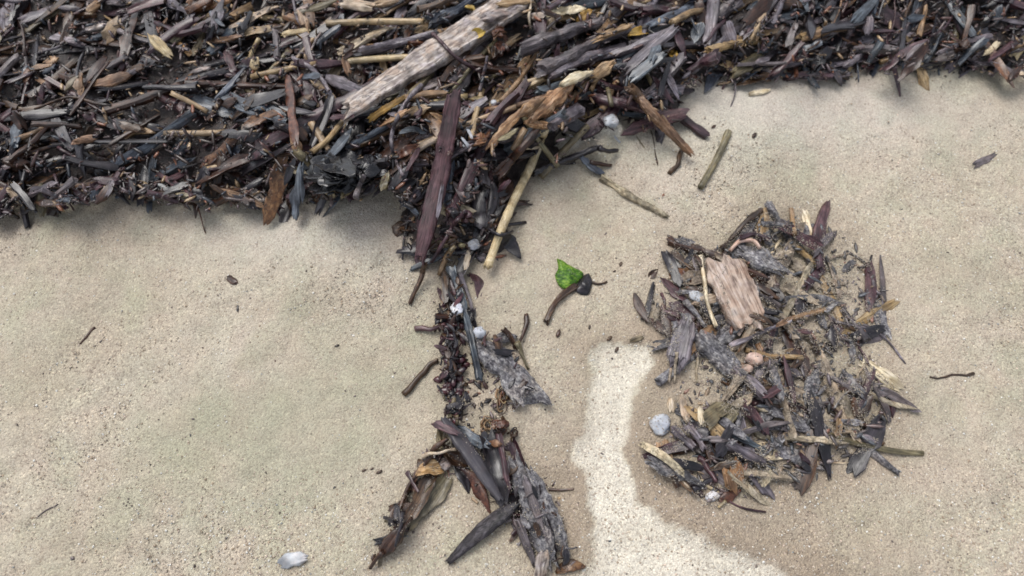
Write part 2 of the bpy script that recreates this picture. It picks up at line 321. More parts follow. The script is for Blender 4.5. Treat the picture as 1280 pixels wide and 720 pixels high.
def build_strip(path, width, kind, hero, seed, prof=None, jag=None):
    """closed lofted solid along path (world xyz); returns local verts, faces, origin, matrix"""
    K = KIND[kind]; n = len(path); L = np.linalg.norm(path[-1]-path[0])
    s = np.linspace(0, 1, n); ra = random.Random(seed)
    pf = prof or K['prof']
    if pf == 'leaf': w = np.sin(np.pi*np.clip(s*.97+.02, 0, 1))**.75*(1-.25*(s-.5))+.04
    elif pf == 'splinter': w = np.minimum(1, ra.uniform(.3, .8)+s*ra.uniform(2, 6))*np.minimum(1, ra.uniform(.15, .7)+(1-s)*ra.uniform(1.5, 5))
    elif pf == 'taper': w = 1-ra.uniform(.2, .55)*s
    elif pf == 'chip': w = np.minimum(1, .55+s*2.2)*np.minimum(1, .45+(1-s)*2.5)
    elif pf == 'shard': w = np.minimum(1, .30+s*2.6)**.8*np.minimum(1, .36+(1-s)*1.5)
    elif pf == 'point': w = np.minimum(1, .52+s*.9)
    elif pf == 'fang': w = np.minimum(1, .62+s*2.2)*np.minimum(1, .16+(1-s)*1.7)
    elif pf == 'reed': w = 1-.12*s
    else: w = np.minimum(1, .7+s*3)*np.minimum(1, .6+(1-s)*3)
    w = w*(1+K['rough']*2*vn(s*L*70+seed*3.1, s*0+seed*.7)+K['rough']*1.2*vn(s*L*260+seed, s*0+3))
    if pf == 'reed':
        for c in np.arange(ra.uniform(.05, .4)*.06, L, .058): w = w+.16*np.exp(-((s*L-c)/.0022)**2)
    m = (36 if kind == 'plank' and hero else 20 if hero else 9) if K['t'] > .3 else (18 if hero else 10)
    ang = np.arange(m)/m*2*np.pi; e = 2/K['pw']
    cy = np.sign(np.cos(ang))*np.abs(np.cos(ang))**e; cz = np.sign(np.sin(ang))*np.abs(np.sin(ang))**e
    T = np.gradient(path, axis=0); T /= np.linalg.norm(T, axis=1)[:, None]+1e-12
    side = np.cross(T, [0, 0, 1.]); side /= np.linalg.norm(side, axis=1)[:, None]+1e-9
    up = np.cross(side, T)
    tw = ra.uniform(-.5, .5)+(ra.uniform(-.7, .7) if kind != 'plank' else .1)*(s-.5)
    cs, sn = np.cos(tw)[:, None], np.sin(tw)[:, None]
    side, up = side*cs+up*sn, up*cs-side*sn
    hw = width/2*w; ht = np.full(n, width/2*K['t'])*(.35+.65*np.minimum(1, w/np.maximum(w.max(), .01)*1.2))
    if K['t'] < .12: ht = np.maximum(ht, .0006)
    if K['t'] < .3: ht = np.maximum(ht, .0009)
    # grooves along the grain
    S2, A2 = np.meshgrid(s*L, ang, indexing='ij')
    g = 1 + K['rough']*1.1*vn(S2*25+seed, np.cos(A2)*2.3+np.sin(A2)*3.7+seed*1.3) + K['rough']*.8*vn(S2*120+seed, np.cos(A2)*5+seed+np.sin(A2)*6.1)
    yy = cy[None, :]*hw[:, None]*(1+(g-1)*.6); zz = cz[None, :]*ht[:, None]*g
    if kind in ('plank', 'wood_splinter', 'wood_chip', 'bark_strip', 'stick', 'spindle'):
        zz = zz*(1+.35*vn(yy/width*9+seed*2.2, S2*12+seed))
        zz = zz+ht[:, None]*.35*vn(yy/width*14+seed, S2*9)
    if K['curl']:
        c = K['curl']*(ra.uniform(-.3, 1.2)); zz = zz+c*width*((yy/(width/2))**2-.3)*(.6+1.4*vn(S2*40+seed, S2*0+5))
    if kind == 'dead_leaf':
        zz = zz-.0012*np.exp(-(yy/(width*.08))**2)+.10*width*vn(S2*90+seed, yy*260)
        yy = yy*(1+.12*vn(S2*200, yy*0+seed))
    V = path[:, None, :]+side[:, None, :]*yy[..., None]+up[:, None, :]*zz[..., None]
    jg = (K['jag'] if jag is None else jag)*width
    for k, sg in ((0, -1), (n-1, 1)):
        col = vn(cy*4.1+seed*1.7+k, cz*1.2+seed)
        d = sg*T[k]; off = jg*col
        V[k] = V[k]+off[:, None]*d
        k2 = 1 if k == 0 else n-2
        V[k2] = V[k2]+(off*.35)[:, None]*d
    cen = np.array([V[0].mean(0)+T[0]*width*.10, V[-1].mean(0)-T[-1]*width*.10])
    verts = np.vstack([V.reshape(-1, 3), cen]); a = np.arange(n*m).reshape(n, m); b = np.roll(a, -1, 1)
    F = np.stack([a[:-1], b[:-1], b[1:], a[1:]], -1).reshape(-1, 4).tolist()
    F += [[n*m, int(b[0, i]), int(a[0, i])] for i in range(m)] + [[n*m+1, int(a[-1, i]), int(b[-1, i])] for i in range(m)]
    x = path[-1]-path[0]; x /= np.linalg.norm(x)+1e-9; y = np.cross([0, 0, 1.], x); y /= np.linalg.norm(y)+1e-9; z = np.cross(x, y)
    R = np.array([x, y, z]); o = path[0]
    return (verts-o)@R.T, F, o, R

def place(o, origin, R):
    m = Matrix([[R[0][0], R[1][0], R[2][0], origin[0]], [R[0][1], R[1][1], R[2][1], origin[1]], [R[0][2], R[1][2], R[2][2], origin[2]], [0, 0, 0, 1]])
    o.matrix_world = m
from collections import Counter
def in_poly(x, y, poly):
    r = False; n = len(poly)
    for i in range(n):
        (ax, ay), (bx, by) = poly[i], poly[(i+1) % n]
        if (ay > y) != (by > y) and x < (bx-ax)*(y-ay)/(by-ay)+ax: r = not r
    return r
SEED = [0]
PLACED = []      # (name, pixel centre, label) of landmarks
def lay(name, kind, pts, wpx, mat, hero=False, lift=0., sink=.12, prof=None, jag=None, straight=False, drape=None):
    """a strip of this kind resting on the height map; pts in photograph pixels of its centre line"""
    SEED[0] += 1; sd_ = SEED[0]*1.37; K = dict(KIND[kind])
    if drape is not None: K['drape'] = drape
    pxl = np.hypot(*(np.array(pts[-1])-np.array(pts[0])))
    n = int(np.clip(pxl/(3 if hero else 9), 7, 64 if hero else 13))
    P = catmull(pts, n)
    if not straight:
        d = P[-1]-P[0]; nn = np.array([-d[1], d[0]])/(pxl+1e-6); u = np.linspace(0, 1, n)
        P = P+nn*((vn(u*3+sd_, u*0)-vn(sd_+0*u, u*0))*min(pxl*.07, 7)*(1.5 if kind == 'twig' else .45))[:, None]
    cx_, cy_ = P.mean(0)
    if in_poly(cx_, cy_, RIGHT_PX): sink += .28
    z = np.full(n, .02); s = np.linspace(0, 1, n)
    for it in range(4):
        W = ground(P[:, 0], P[:, 1], z); width = wpx*mpp(W).mean(); t = width*K['t']
        L = np.linalg.norm(W[-1, :2]-W[0, :2]); dd = np.gradient(W[:, :2], axis=0); dd /= np.linalg.norm(dd, axis=1)[:, None]+1e-9
        nrm = np.stack([-dd[:, 1], dd[:, 0]], 1)
        h = np.max([hat(W[:, 0]+nrm[:, 0]*k*width, W[:, 1]+nrm[:, 1]*k*width) for k in (-.3, 0, .3)], 0)
        b = np.clip(np.polyfit(s*L, h, 1)[0], -.5, .5) if L > 1e-4 else 0
        r = h-b*s*L; a = np.percentile(r, 80)
        res = np.convolve(np.pad(r, 2, 'edge'), np.ones(5)/5, 'valid')-a
        z = .3*z+.7*(a+b*s*L+K['drape']*res+t/2-sink*t+lift) if it < 3 else a+b*s*L+K['drape']*res+t/2-sink*t+lift
    W = ground(P[:, 0], P[:, 1], z)
    V, F, o, R = build_strip(W, width, kind, hero, sd_, prof, jag)
    ob = link(name, mkmesh(name, V, F, M[mat], sharp=0 if kind in ('dead_leaf', 'twig', 'reed_stem') else 34)); place(ob, o, R)
    for k in (-.4, -.2, 0, .2, .4):
        for u in np.linspace(0, n-1, max(n, int(L/HS))):
            pass
    uu = np.linspace(0, n-1, max(n, int(L/HS)+2)); i0 = np.minimum(uu.astype(int), n-2); f = (uu-i0)[:, None]
    Wd = W[i0]*(1-f)+W[i0+1]*f; nd = nrm[i0]
    for k in (-.38, -.19, 0, .19, .38):
        raise_to(Wd[:, 0]+nd[:, 0]*k*width, Wd[:, 1]+nd[:, 1]*k*width, Wd[:, 2]+t*.38)
    return ob

def ico(sub):
    bm = bmesh.new(); bmesh.ops.create_icosphere(bm, subdivisions=sub, radius=1)
    V = np.array([v.co[:] for v in bm.verts]); F = [[v.index for v in f.verts] for f in bm.faces]; bm.free(); return V, F
ICO = {k: ico(k) for k in (1, 2, 3, 4)}
def lump(name, c, lpx, wpx, ang, mat, hratio=.6, rough=.12, ridged=False, sub=3, sink=.25, lift=0., seed=None, freq=1.6):
    """stone, shell, crumple: displaced ball resting on the height map; c in photograph pixels"""
    SEED[0] += 1; s = seed or SEED[0]*2.17; V, F = ICO[sub]; V = V.copy()
    out = np.empty(len(V))
    for i, v in enumerate(V):
        p = Vector(v)*freq+Vector((s, s*.3, -s))
        if ridged:
            q = mnoise.noise(p); r = mnoise.noise(p*2.1+Vector((4, 1, 9))); t = mnoise.noise(p*4.7)
            out[i] = 1+rough*(2.2*(.5-abs(q)*2)+1.2*(.5-abs(r)*2)+.7*t)
        else: out[i] = 1+rough*(1.6*mnoise.noise(p)+.7*mnoise.noise(p*2.3))
    V = V*out[:, None]
    z = .01
    for it in range(3):
        W = ground([c[0]], [c[1]], z)[0]; m_ = mpp(W[None])[0]; a, b = lpx*m_/2, wpx*m_/2; hh = min(a, b)*hratio
        xs = W[0]+np.array([0, a*.5, -a*.5, 0, 0]); ys = W[1]+np.array([0, 0, 0, b*.5, -b*.5])
        z = float(np.mean(hat(xs, ys)))+hh*(1-sink)+lift
    W = ground([c[0]], [c[1]], z)[0]
    ob = link(name, mkmesh(name, V*np.array([a, b, hh]), F, M[mat])); ob.location = W; ob.rotation_euler = (0, 0, math.radians(ang))
    for k in range(40):
        u = random.random()**.5*.8; q = random.random()*6.283; x = a*u*math.cos(q); y = b*u*math.sin(q); ca, sa = math.cos(math.radians(ang)), math.sin(math.radians(ang))
        raise_to(np.array([W[0]+x*ca-y*sa]), np.array([W[1]+x*sa+y*ca]), np.array([z+hh*math.sqrt(max(0, 1-u*u))*.8]))
    return ob

# ------------------------------------------------------------------ loose pieces that fill the heap
FILL = []
NAMES = {'stick': ('stick', 'stick', 'loose sticks in the debris'), 'twig': ('twig', 'twig', 'thin twigs in the debris'), 'reed_stem': ('reed_stem', 'reed', 'reed stems in the debris'),
         'wood_splinter': ('wood_splinter', 'wood splinter', 'split wood pieces in the debris'), 'bark_strip': ('bark_strip', 'bark', 'bark strips in the debris'), 'dead_leaf': ('dead_leaf', 'leaf', 'dead leaves in the debris'),
         'wood_chip': ('wood_chip', 'wood chip', 'wood chips in the debris'), 'blade': ('seaweed_blade', 'seaweed', 'seaweed blades in the debris'), 'spindle': ('driftwood_chunk', 'driftwood', 'driftwood chunks in the debris')}
def pick(d):
    ks = list(d); return random.choices(ks, [d[k] for k in ks])[0]
DARKS = {'black': 6, 'plum': 2.6, 'brown': 4.4, 'slate': .9, 'rust': .6}
MIXED = {'black': 3.4, 'plum': 3, 'brown': 3.6, 'grey': 1.4, 'lilac': 1.3, 'slate': 1.1, 'tan': 2.4, 'reed': 1.5, 'rust': 1.0, 'cream': .5, 'orange': .4, 'olive': .8, 'pale': .5}
BLUES = {'black': 3, 'plum': 3, 'brown': 2, 'grey': 3, 'lilac': 3.5, 'slate': 3, 'tan': 1.5, 'reed': .5, 'cream': .4, 'rust': .4}
SANDY = {'sandy': 4, 'sandtan': 4.4, 'plum': 1.2, 'brown': 2.2, 'grey': 2.2, 'lilac': .7, 'black': 1.6, 'tan': 1.5, 'cream': .7}
KM = {'stick': 3.0, 'wood_splinter': 3.4, 'bark_strip': 3.7, 'dead_leaf': 1.3, 'twig': 1.8, 'reed_stem': .5, 'wood_chip': 1.5, 'blade': .8, 'spindle': 1.4}
def filler(x, y, mat, kind=None, scale=1., amean=28, asd=38, sink=.12):
    kind = kind or pick(KM)
    if kind == 'reed_stem': mat = random.choice(['reed', 'tan', 'olive'])
    ln = min(random.lognormvariate(math.log(56), .45), 140)*scale; far = .82 if y < 120 else 1; ln *= far
    wd = {'stick': (6, 14), 'wood_splinter': (8, 17), 'bark_strip': (9, 20), 'dead_leaf': (10, 19), 'twig': (2.6, 5), 'reed_stem': (6, 9), 'wood_chip': (10, 17), 'blade': (8, 15), 'spindle': (10, 17)}[kind]
    wd = random.uniform(*wd)*(scale**.6)*far
    if kind == 'wood_chip': ln = wd*random.uniform(1.2, 2.2)
    if kind == 'dead_leaf': ln = wd*random.uniform(1.7, 3.2)
    if kind == 'spindle': ln = wd*random.uniform(2, 4)
    ln = max(ln, wd*1.3)
    a = math.radians(random.gauss(amean, asd)); dx, dy = math.cos(a)*ln/2, -math.sin(a)*ln/2
    bend = random.uniform(-.12, .12)*ln*(1.3 if kind in ('twig', 'dead_leaf') else .35)
    pts = [(x-dx, y-dy), (x+bend*math.sin(a), y+bend*math.cos(a)), (x+dx, y+dy)]
    if random.random() < .5: pts = pts[::-1]
    nm, cat, grp = NAMES[kind]
    o = lay(nm, kind, pts, wd, mat, sink=sink)
    FILL.append((o, kind, mat, x, y, ln, wd, math.degrees(a)))
KEEP = [(868, 472, 30), (850, 480, 16), (884, 486, 20)]
def scatter(poly, n, box, mats, sep=0, **kw):
    k = 0; tries = 0
    while k < n and tries < n*60:
        tries += 1; x = random.uniform(box[0], box[2]); y = random.uniform(box[1], box[3])
        if any((x-a)**2+(y-b)**2 < c*c for a, b, c in KEEP): continue
        if in_poly(x, y, poly): filler(x, y, pick(mats(x, y) if callable(mats) else mats), **kw); k += 1
EDGE_IN = [(x, y-9 if y > 50 and y < 300 else y) for x, y in HEAP_PX]
def topmat(x, y):
    if 480 < x < 640 and y > 170: return DARKS if random.random() < .75 else MIXED
    if x < 480 and y > 110: return DARKS if random.random() < .85 else MIXED
    return BLUES if x > 770 else MIXED
# lower layer, large and dark; then the mixed layers
scatter(EDGE_IN, 200, (-60, -60, 1340, 330), DARKS, scale=1.35)
scatter(EDGE_IN, 60, (-60, -60, 364, 60), topmat, scale=1.2)
scatter(EDGE_IN, 390, (-60, -50, 1340, 330), topmat, scale=1.1)
scatter(EDGE_IN, 60, (364, -30, 900, 230), topmat, scale=1.5, kind='wood_splinter')
scatter(EDGE_IN, 16, (540, 60, 800, 200), {'reed': 1}, scale=1.2, kind='reed_stem')
scatter(EDGE_IN, 42, (364, -30, 955, 230), topmat, scale=1.6, kind='stick', asd=24)
def foot(n, x0, x1, mats, scale):
    P = [p for p in HEAP_PX if p[1] > 60 and -800 < p[0] < 2100]
    for k in range(n):
        x = random.uniform(x0, x1)
        for (ax, ay), (bx, by) in zip(P[:-1], P[1:]):
            if ax <= x <= bx and bx > ax: y = ay+(by-ay)*(x-ax)/(bx-ax); break
        else: continue
        filler(x, y-random.uniform(-3, 14), pick(mats), scale=scale, amean=10, asd=48, kind=random.choice(['stick', 'twig', 'bark_strip', 'dead_leaf', 'wood_splinter', 'blade', 'spindle', 'wood_chip']))
foot(105, -60, 500, DARKS, .75); foot(34, -60, 500, MIXED, .6); foot(75, 850, 1340, BLUES, .7)
scatter(RIGHT_PX, 46, (800, 262, 965, 640), SANDY, scale=1.05, amean=-40, asd=45)
scatter(RIGHT_PX, 70, (940, 260, 1125, 640), SANDY, scale=1.0, amean=-40, asd=50)
scatter(RIGHT_PX, 80, (800, 260, 1125, 640), SANDY, scale=.85, amean=-40, asd=50)
# ------------------------------------------------------------------ fine litter in the heaps, and the coarse grains on the sand
def bits(name, pts, col, lens, wds, tilt=.5):
    n = len(pts); a = rng.uniform(0, 2*np.pi, n); el = rng.normal(0, tilt, n)
    d = np.stack([np.cos(a)*np.cos(el), np.sin(a)*np.cos(el), np.sin(el)], 1); s_ = np.stack([-np.sin(a), np.cos(a), 0*a], 1); u = np.cross(s_, d)
    hl, hw = lens[:, None]/2, wds[:, None]/2; ht = hw*rng.uniform(.3, .9, (n, 1))
    ring = [pts-d*hl*.5+s_*hw, pts-d*hl*.5+u*ht, pts-d*hl*.5-s_*hw, pts-d*hl*.5-u*ht, pts+d*hl*.5+s_*hw*.8, pts+d*hl*.5+u*ht, pts+d*hl*.5-s_*hw, pts+d*hl*.5-u*ht, pts-d*hl, pts+d*hl]
    V = np.stack(ring, 1).reshape(-1, 3); T = []
    for i in range(4):
        j = (i+1) % 4; T += [[i, j, j+4], [i, j+4, i+4], [8, j, i], [9, i+4, j+4]]
    T = np.array(T); F = (T[None]+np.arange(n)[:, None, None]*10).reshape(-1, 3)
    me = bpy.data.meshes.new(name); me.vertices.add(len(V)); me.vertices.foreach_set("co", V.ravel())
    me.loops.add(F.size); me.loops.foreach_set("vertex_index", F.ravel()); me.polygons.add(len(F)); me.polygons.foreach_set("loop_start", np.arange(len(F))*3); me.update(calc_edges=True)
    ca = me.color_attributes.new("col", 'FLOAT_COLOR', 'POINT'); ca.data.foreach_set("color", np.repeat(np.hstack([col, np.ones((n, 1))]), 10, 0).astype(np.float32).ravel()); return me
def pts_in(poly_px, n, box, z_of, extra=0.):
    out = []
    P = np.array(poly_px, float)
    while len(out) < n:
        x = rng.uniform(box[0], box[2], 4000); y = rng.uniform(box[1], box[3], 4000); ok = sdf(x, y, P) > -extra
        out += list(zip(x[ok], y[ok]))
    out = np.array(out[:n]); z = .02
    for it in range(3): W = ground(out[:, 0], out[:, 1], z); z = z_of(W)
    return ground(out[:, 0], out[:, 1], z)
pal = np.array([(.012, .009, .009), (.03, .018, .014), (.07, .035, .03), (.06, .04, .045), (.12, .09, .085), (.20, .13, .07), (.30, .21, .12), (.035, .04, .05), (.16, .06, .03)])
pw = np.array([5, 5, 3, 3, 2, 1, .7, 2, .8]); pw /= pw.sum()
WIDE_PX = [(-150, 60), (1420, 60), (1420, 760), (-150, 760)]
_lo = [p for p in HEAP_PX if p[1] > 60 and -400 < p[0] < 1700]
EDGE_PX = [(x_, y_+11) for x_, y_ in _lo]+[(x_, y_-16) for x_, y_ in _lo[::-1]]
for nm, poly, n, box, lab, ex in (("edge_litter", EDGE_PX, 1500, (-80, 60, 1360, 345), "small crumbs along the sandy foot of the big heap", 0), ("scattered_bits", WIDE_PX, 420, (-60, 90, 1340, 730), "tiny dark bits dotted over the open sand", 0), ("far_litter", HEAP_PX, 7000, (-300, -215, 1600, -55), "loose bits on the far side of the big heap", 0), ("heap_litter", HEAP_PX, 15000, (-80, -60, 1360, 335), "fine rotted bits packed between the sticks of the big heap", 4), ("pile_litter", RIGHT_PX, 1700, (800, 250, 1130, 650), "fine bits scattered through the right pile", -4), ("chain_litter", CHAIN_PX, 650, (450, 325, 730, 715), "fine dark bits along the middle chain", -5)):
    W = pts_in(poly, n, box, lambda W: hat(W[:, 0], W[:, 1])+.0005, ex)
    if nm in ('edge_litter', 'heap_litter'):
        gl, gr_ = ground([500, 845], [280, 150], 0)[:, 0]; bad = (W[:, 0] > gl) & (W[:, 0] < gr_) & ((nm == 'edge_litter') | (np.abs(W[:, 0]-ground([655], [215], .03)[0, 0]) < .035) & (W[:, 1] < ground([655], [150], .03)[0, 1])); W = W[~bad]; n = len(W)
    col = pal[rng.choice(len(pal), n, p=pw)]*rng.uniform(.7, 1.4, (n, 1)); L_ = rng.lognormal(math.log(.009), .5, n).clip(.003, .032)
    if nm == 'pile_litter': col = col*.8+.04
    if nm in ('scattered_bits', 'edge_litter'): L_ = L_*(.42 if nm[0] == 's' else .6)
    if nm == 'far_litter': L_ = L_*2.2
    W[:, 2] -= rng.uniform(0, .003, n)
    lm = bits(nm, W, col, L_, (L_*rng.uniform(.12, .45, n)).clip(.0008, .005)); lm.materials.append(LITTER); tag(link(nm, lm), lab, "litter", kind="stuff")
# ------------------------------------------------------------------ pieces one can point at in the photograph
GR = {'stick': 'notable sticks', 'twig': 'notable twigs'}
LAND = []
def H(name, kind, pts, wpx, mat, label, cat, **kw):
    o = lay(name, kind, pts, wpx, mat, hero=True, **kw); tag(o, label, cat)
    c = np.mean(np.array(pts, float), 0); LAND.append((c[0], c[1], label)); return o
def Lm(name, c, l, w_, ang, mat, label, cat, **kw):
    o = lump(name, c, l, w_, ang, mat, **kw); tag(o, label, cat)
    if mat in ('white', 'pink', 'pale', 'lilac') and l > 11: bpy.context.view_layer.update(); crust(o, int(l*w_*.06), cols=((.40, .34, .27), (.28, .23, .18), (.15, .12, .10)))
    LAND.append((c[0], c[1], label)); return o
def crust(ob, count, cols=((.33, .31, .29), (.16, .15, .16), (.50, .47, .42)), r=.0008):
    """grains stuck on the upper side of a piece, a joined part of it"""
    me = ob.data; me.calc_loop_triangles()
    P = [p for p in me.polygons if (ob.matrix_world.to_3x3()@p.normal).z > .1]
    if not P: return
    V = []; F = []; Cc = []
    O = [(1, 0, 0), (-1, 0, 0), (0, 1, 0), (0, -1, 0), (0, 0, 1), (0, 0, -1)]; FF = [(0, 2, 4), (2, 1, 4), (1, 3, 4), (3, 0, 4), (2, 0, 5), (1, 2, 5), (3, 1, 5), (0, 3, 5)]
    ws = [p.area for p in P]
    for p in random.choices(P, ws, k=int(count*1.4)):
        q = Vector((0, 0, 0)); tot = 0
        for vi in p.vertices: g = random.random(); q += me.vertices[vi].co*g; tot += g
        q /= tot; rr = r*random.uniform(.5, 1.2); b = len(V)
        V += [tuple(q+Vector(o)*rr*random.uniform(.7, 1.3)) for o in O]; F += [tuple(b+i for i in f) for f in FF]
        c = random.choice(cols); Cc += [(*c, 1)]*8
    m2 = mkmesh("sand_crust", V, F, GRAIN, False); m2.color_attributes.new("col", 'FLOAT_COLOR', 'CORNER')
    arr = np.repeat(np.array(Cc, np.float32), 3, 0); m2.color_attributes["col"].data.foreach_set("color", arr.ravel())
    c = link("sand_crust", m2, parent=ob); c["kind"] = "stuff"; return c

def tuft(c, rad, mats, n, label, wide=.6, lift=.0, name='crumpled_seaweed'):
    root = bpy.data.objects.new(name, None); C.objects.link(root); g = ground([c[0]], [c[1]], .03)[0]; root.location = (g[0], g[1], float(hat(g[0], g[1])))
    tag(root, label, 'seaweed'); LAND.append((c[0], c[1], label)); inv = Matrix.Translation(-Vector(root.location))
    for k in range(n):
        a = random.uniform(0, 6.28); q = random.uniform(.05, .75)*rad*(1-k/n*.6); x, y = c[0]+math.cos(a)*q, c[1]+math.sin(a)*q*.7; b = a+random.gauss(0, .9); l = rad*random.uniform(.5, 1.0)
        pts = [(x-math.cos(b)*l/2, y-math.sin(b)*l/2), (x+random.uniform(-.2, .2)*l, y+random.uniform(-.2, .2)*l), (x+math.cos(b)*l/2, y+math.sin(b)*l/2)]
        o = lay('frond', 'dead_leaf', pts, l*random.uniform(.4, .8)*wide/.6, random.choice(mats), hero=True, lift=lift+.001*(k % 3)); mw = o.matrix_world.copy(); o.parent = root; o.matrix_parent_inverse = inv; o.matrix_basis = mw
    return root
# --- top left and the pale plank
H('stick', 'stick', [(535, 27), (566, 14), (596, -4)], 15, 'slate', "thick blue grey stick crossing above the upper end of the pale plank", 'stick')
H('stick', 'stick', [(452, 64), (500, 56), (546, 44)], 12, 'lilac', "lilac grey stick between the two straw reeds left of the pale plank", 'stick')
H('wood_splinter', 'wood_splinter', [(407, 97), (432, 106), (462, 118)], 13, 'lilac', "lilac grey split stick running down to the pale plank's lower half", 'wood splinter')
H('reed_stem', 'reed_stem', [(408, 29), (470, 27), (530, 27)], 9, 'reed', "upper straw coloured reed lying level at the top left", 'reed', straight=True, lift=.004)
H('reed_stem', 'reed_stem', [(432, 77), (480, 73), (527, 71)], 9, 'reed', "lower straw coloured reed lying level, butting against the pale plank", 'reed', straight=True, lift=.004)
H('wood_splinter', 'wood_splinter', [(430, 72), (436, 90)], 8, 'tan', "short tan splinter standing at the left end of the lower reed", 'wood splinter')
H('plank', 'plank', [(432, 139), (520, 82), (590, 38), (656, -6)], 40, 'pale', "long pale bleached plank slanting across the top of the heap", 'plank', prof='point', straight=True, lift=.006)
H('wood_splinter', 'plank', [(434, 4), (465, 10)], 24, 'cream', "cream wood block at the top edge above the upper reed", 'wood block')
H('wood_splinter', 'wood_splinter', [(372, 16), (396, 9), (418, 0)], 8, 'olive', "olive splinter by the top left corner", 'wood splinter')
H('twig', 'twig', [(366, -4), (372, 20), (381, 40)], 5, 'lilac', "pale lilac twig leaning down at the top left corner", 'twig')
H('twig', 'twig', [(366, 72), (390, 88), (404, 108), (413, 128)], 6, 'lilac', "curved lilac twig at the left edge below the lower reed", 'twig')
H('dead_leaf', 'dead_leaf', [(368, 40), (379, 46), (390, 56)], 13, 'yellow', "small orange yellow leaf at the left edge under the top corner", 'leaf')
H('wood_splinter', 'wood_splinter', [(366, 92), (380, 106), (392, 124)], 14, 'plum', "broad plum splinter at the left edge beneath the curved lilac twig", 'wood splinter')
H('reed_stem', 'reed_stem', [(389, 154), (401, 172), (411, 190)], 10, 'reed', "short straw reed end poking out of the dark hollow on the left", 'reed')
H('wood_chip', 'wood_chip', [(365, 166), (374, 190)], 11, 'orange', "orange tan chip at the left edge beside the dark hollow", 'wood chip')
H('stick', 'stick', [(370, 188), (386, 204), (400, 219)], 13, 'olive', "stubby olive stick pointing down at the black crumpled weed", 'stick')
H('wood_chip', 'wood_chip', [(362, 206), (382, 219)], 12, 'cream', "cream chip at the left edge under the olive stick", 'wood chip')
H('wood_chip', 'wood_chip', [(369, 236), (369, 274)], 13, 'slate', "blue grey slab on the sand at the left end of the heap", 'wood chip')
tuft((418, 214), 46, ['jet'], 34, "glistening black crumpled seaweed at the lower left edge of the heap", wide=.7)
tuft((460, 208), 28, ['jet', 'jet', 'black'], 18, "blue black crumpled seaweed just right of the big black one")
H('seaweed_blade', 'blade', [(399, 206), (424, 182), (440, 160)], 14, 'slate', "blue black seaweed blade rising from the black crumpled weed", 'seaweed')
H('twig', 'twig', [(445, 247), (450, 234), (455, 220)], 8, 'grey', "grey stub hanging over the sand under the black weed", 'twig')
H('wood_splinter', 'wood_splinter', [(463, 149), (484, 134), (504, 121)], 9, 'yellow', "yellow splinter just under the lower end of the pale plank", 'wood splinter', lift=.003)
H('wood_splinter', 'wood_splinter', [(478, 156), (492, 148), (508, 138)], 8, 'orange', "orange tan splinter just below the yellow splinter", 'wood splinter', lift=.002)
H('twig', 'twig', [(527, 106), (503, 136), (489, 164), (489, 193), (503, 220)], 6, 'lilac', "long bent lilac twig left of the big plum plank", 'twig', lift=.004)
H('seaweed_blade', 'blade', [(499, 166), (516, 163), (533, 166)], 10, 'slate', "small slate oval blade between the bent twig and the plum plank", 'seaweed')
H('twig', 'twig', [(515, 151), (525, 156), (534, 163)], 3.4, 'white', "tiny white sliver above the slate oval blade", 'twig', lift=.003)
H('wood_chip', 'wood_chip', [(519, 189), (532, 180), (547, 174)], 14, 'cream', "cream chip against the left side of the plum plank", 'wood chip')
H('dead_leaf', 'dead_leaf', [(525, 195), (521, 215), (525, 240)], 11, 'lilac', "lilac hanging leaf below the cream chip", 'leaf')
H('dead_leaf', 'dead_leaf', [(496, 198), (508, 188), (524, 180)], 14, 'rust', "rusty leaf left of the cream chip", 'leaf')
H('dead_leaf', 'dead_leaf', [(514, 288), (500, 284), (496, 296)], 17, 'brown', "curled dark leaf on the sand left of the plum plank's foot", 'leaf')
H('wood_chip', 'wood_chip', [(500, 250), (512, 258), (522, 268)], 9, 'slate', "slate chip lying at the heap's edge left of the plum plank", 'wood chip')
# --- beads and litter at the tongue's end, then the plum plank and the reed
def bladder_cluster(pts, n, spread, mats, label, size=(6, 10), sink=.15):
    root = bpy.data.objects.new("bladder_weed", None); C.objects.link(root)
    P = catmull(pts, 24); g0 = ground([P[12][0]], [P[12][1]], .01)[0]; root.location = (g0[0], g0[1], float(hat(g0[0], g0[1])))
    tag(root, label, 'seaweed'); LAND.append((P[12][0], P[12][1], label))
    st = lay("stem", 'twig', [tuple(P[0]), tuple(P[12]), tuple(P[-1])], 5, mats[0], hero=True)
    kids = [st]
    for k in range(n):
        c = P[random.randrange(24)]; s_ = random.uniform(*size); c = (c[0]+random.gauss(0, .55)*spread, c[1]+random.uniform(-.6, .6)*spread*.5)
        kids.append(lump("bladder", c, s_*random.uniform(1, 2.0), s_*random.uniform(.7, 1), random.uniform(0, 180), random.choice(mats), hratio=.8, rough=.34, sub=2, sink=sink))
    inv = Matrix.Translation(-Vector(root.location))
    for o in kids: mw = o.matrix_world.copy() if o is st else Matrix.LocRotScale(o.location, o.rotation_euler, None); o.parent = root; o.matrix_world = inv@mw if False else mw; o.matrix_parent_inverse = inv; o.matrix_basis = mw
    return root
bladder_cluster([(560, 262), (575, 268), (590, 274)], 26, 9, ['black', 'brown', 'plum'], "cluster of dark bladders right of the plum plank's lower half")
bladder_cluster([(540, 308), (560, 300), (578, 312)], 30, 12, ['brown', 'olive', 'black', 'plum'], "brown bladder weed at the tip of the heap by the plank's foot")
H('bark_strip', 'bark_strip', [(600, 236), (596, 262), (604, 286)], 17, 'black', "wet black bark at the heap's tip left of the pale reed", 'bark')
H('dead_leaf', 'dead_leaf', [(615, 225), (618, 250), (612, 276)], 14, 'black', "wet black leaf beside the pale reed's middle", 'leaf')
H('stick', 'stick', [(622, 219), (646, 192), (676, 158)], 13, 'brown', "brown stick running behind the pale reed up to the orange husks", 'stick')
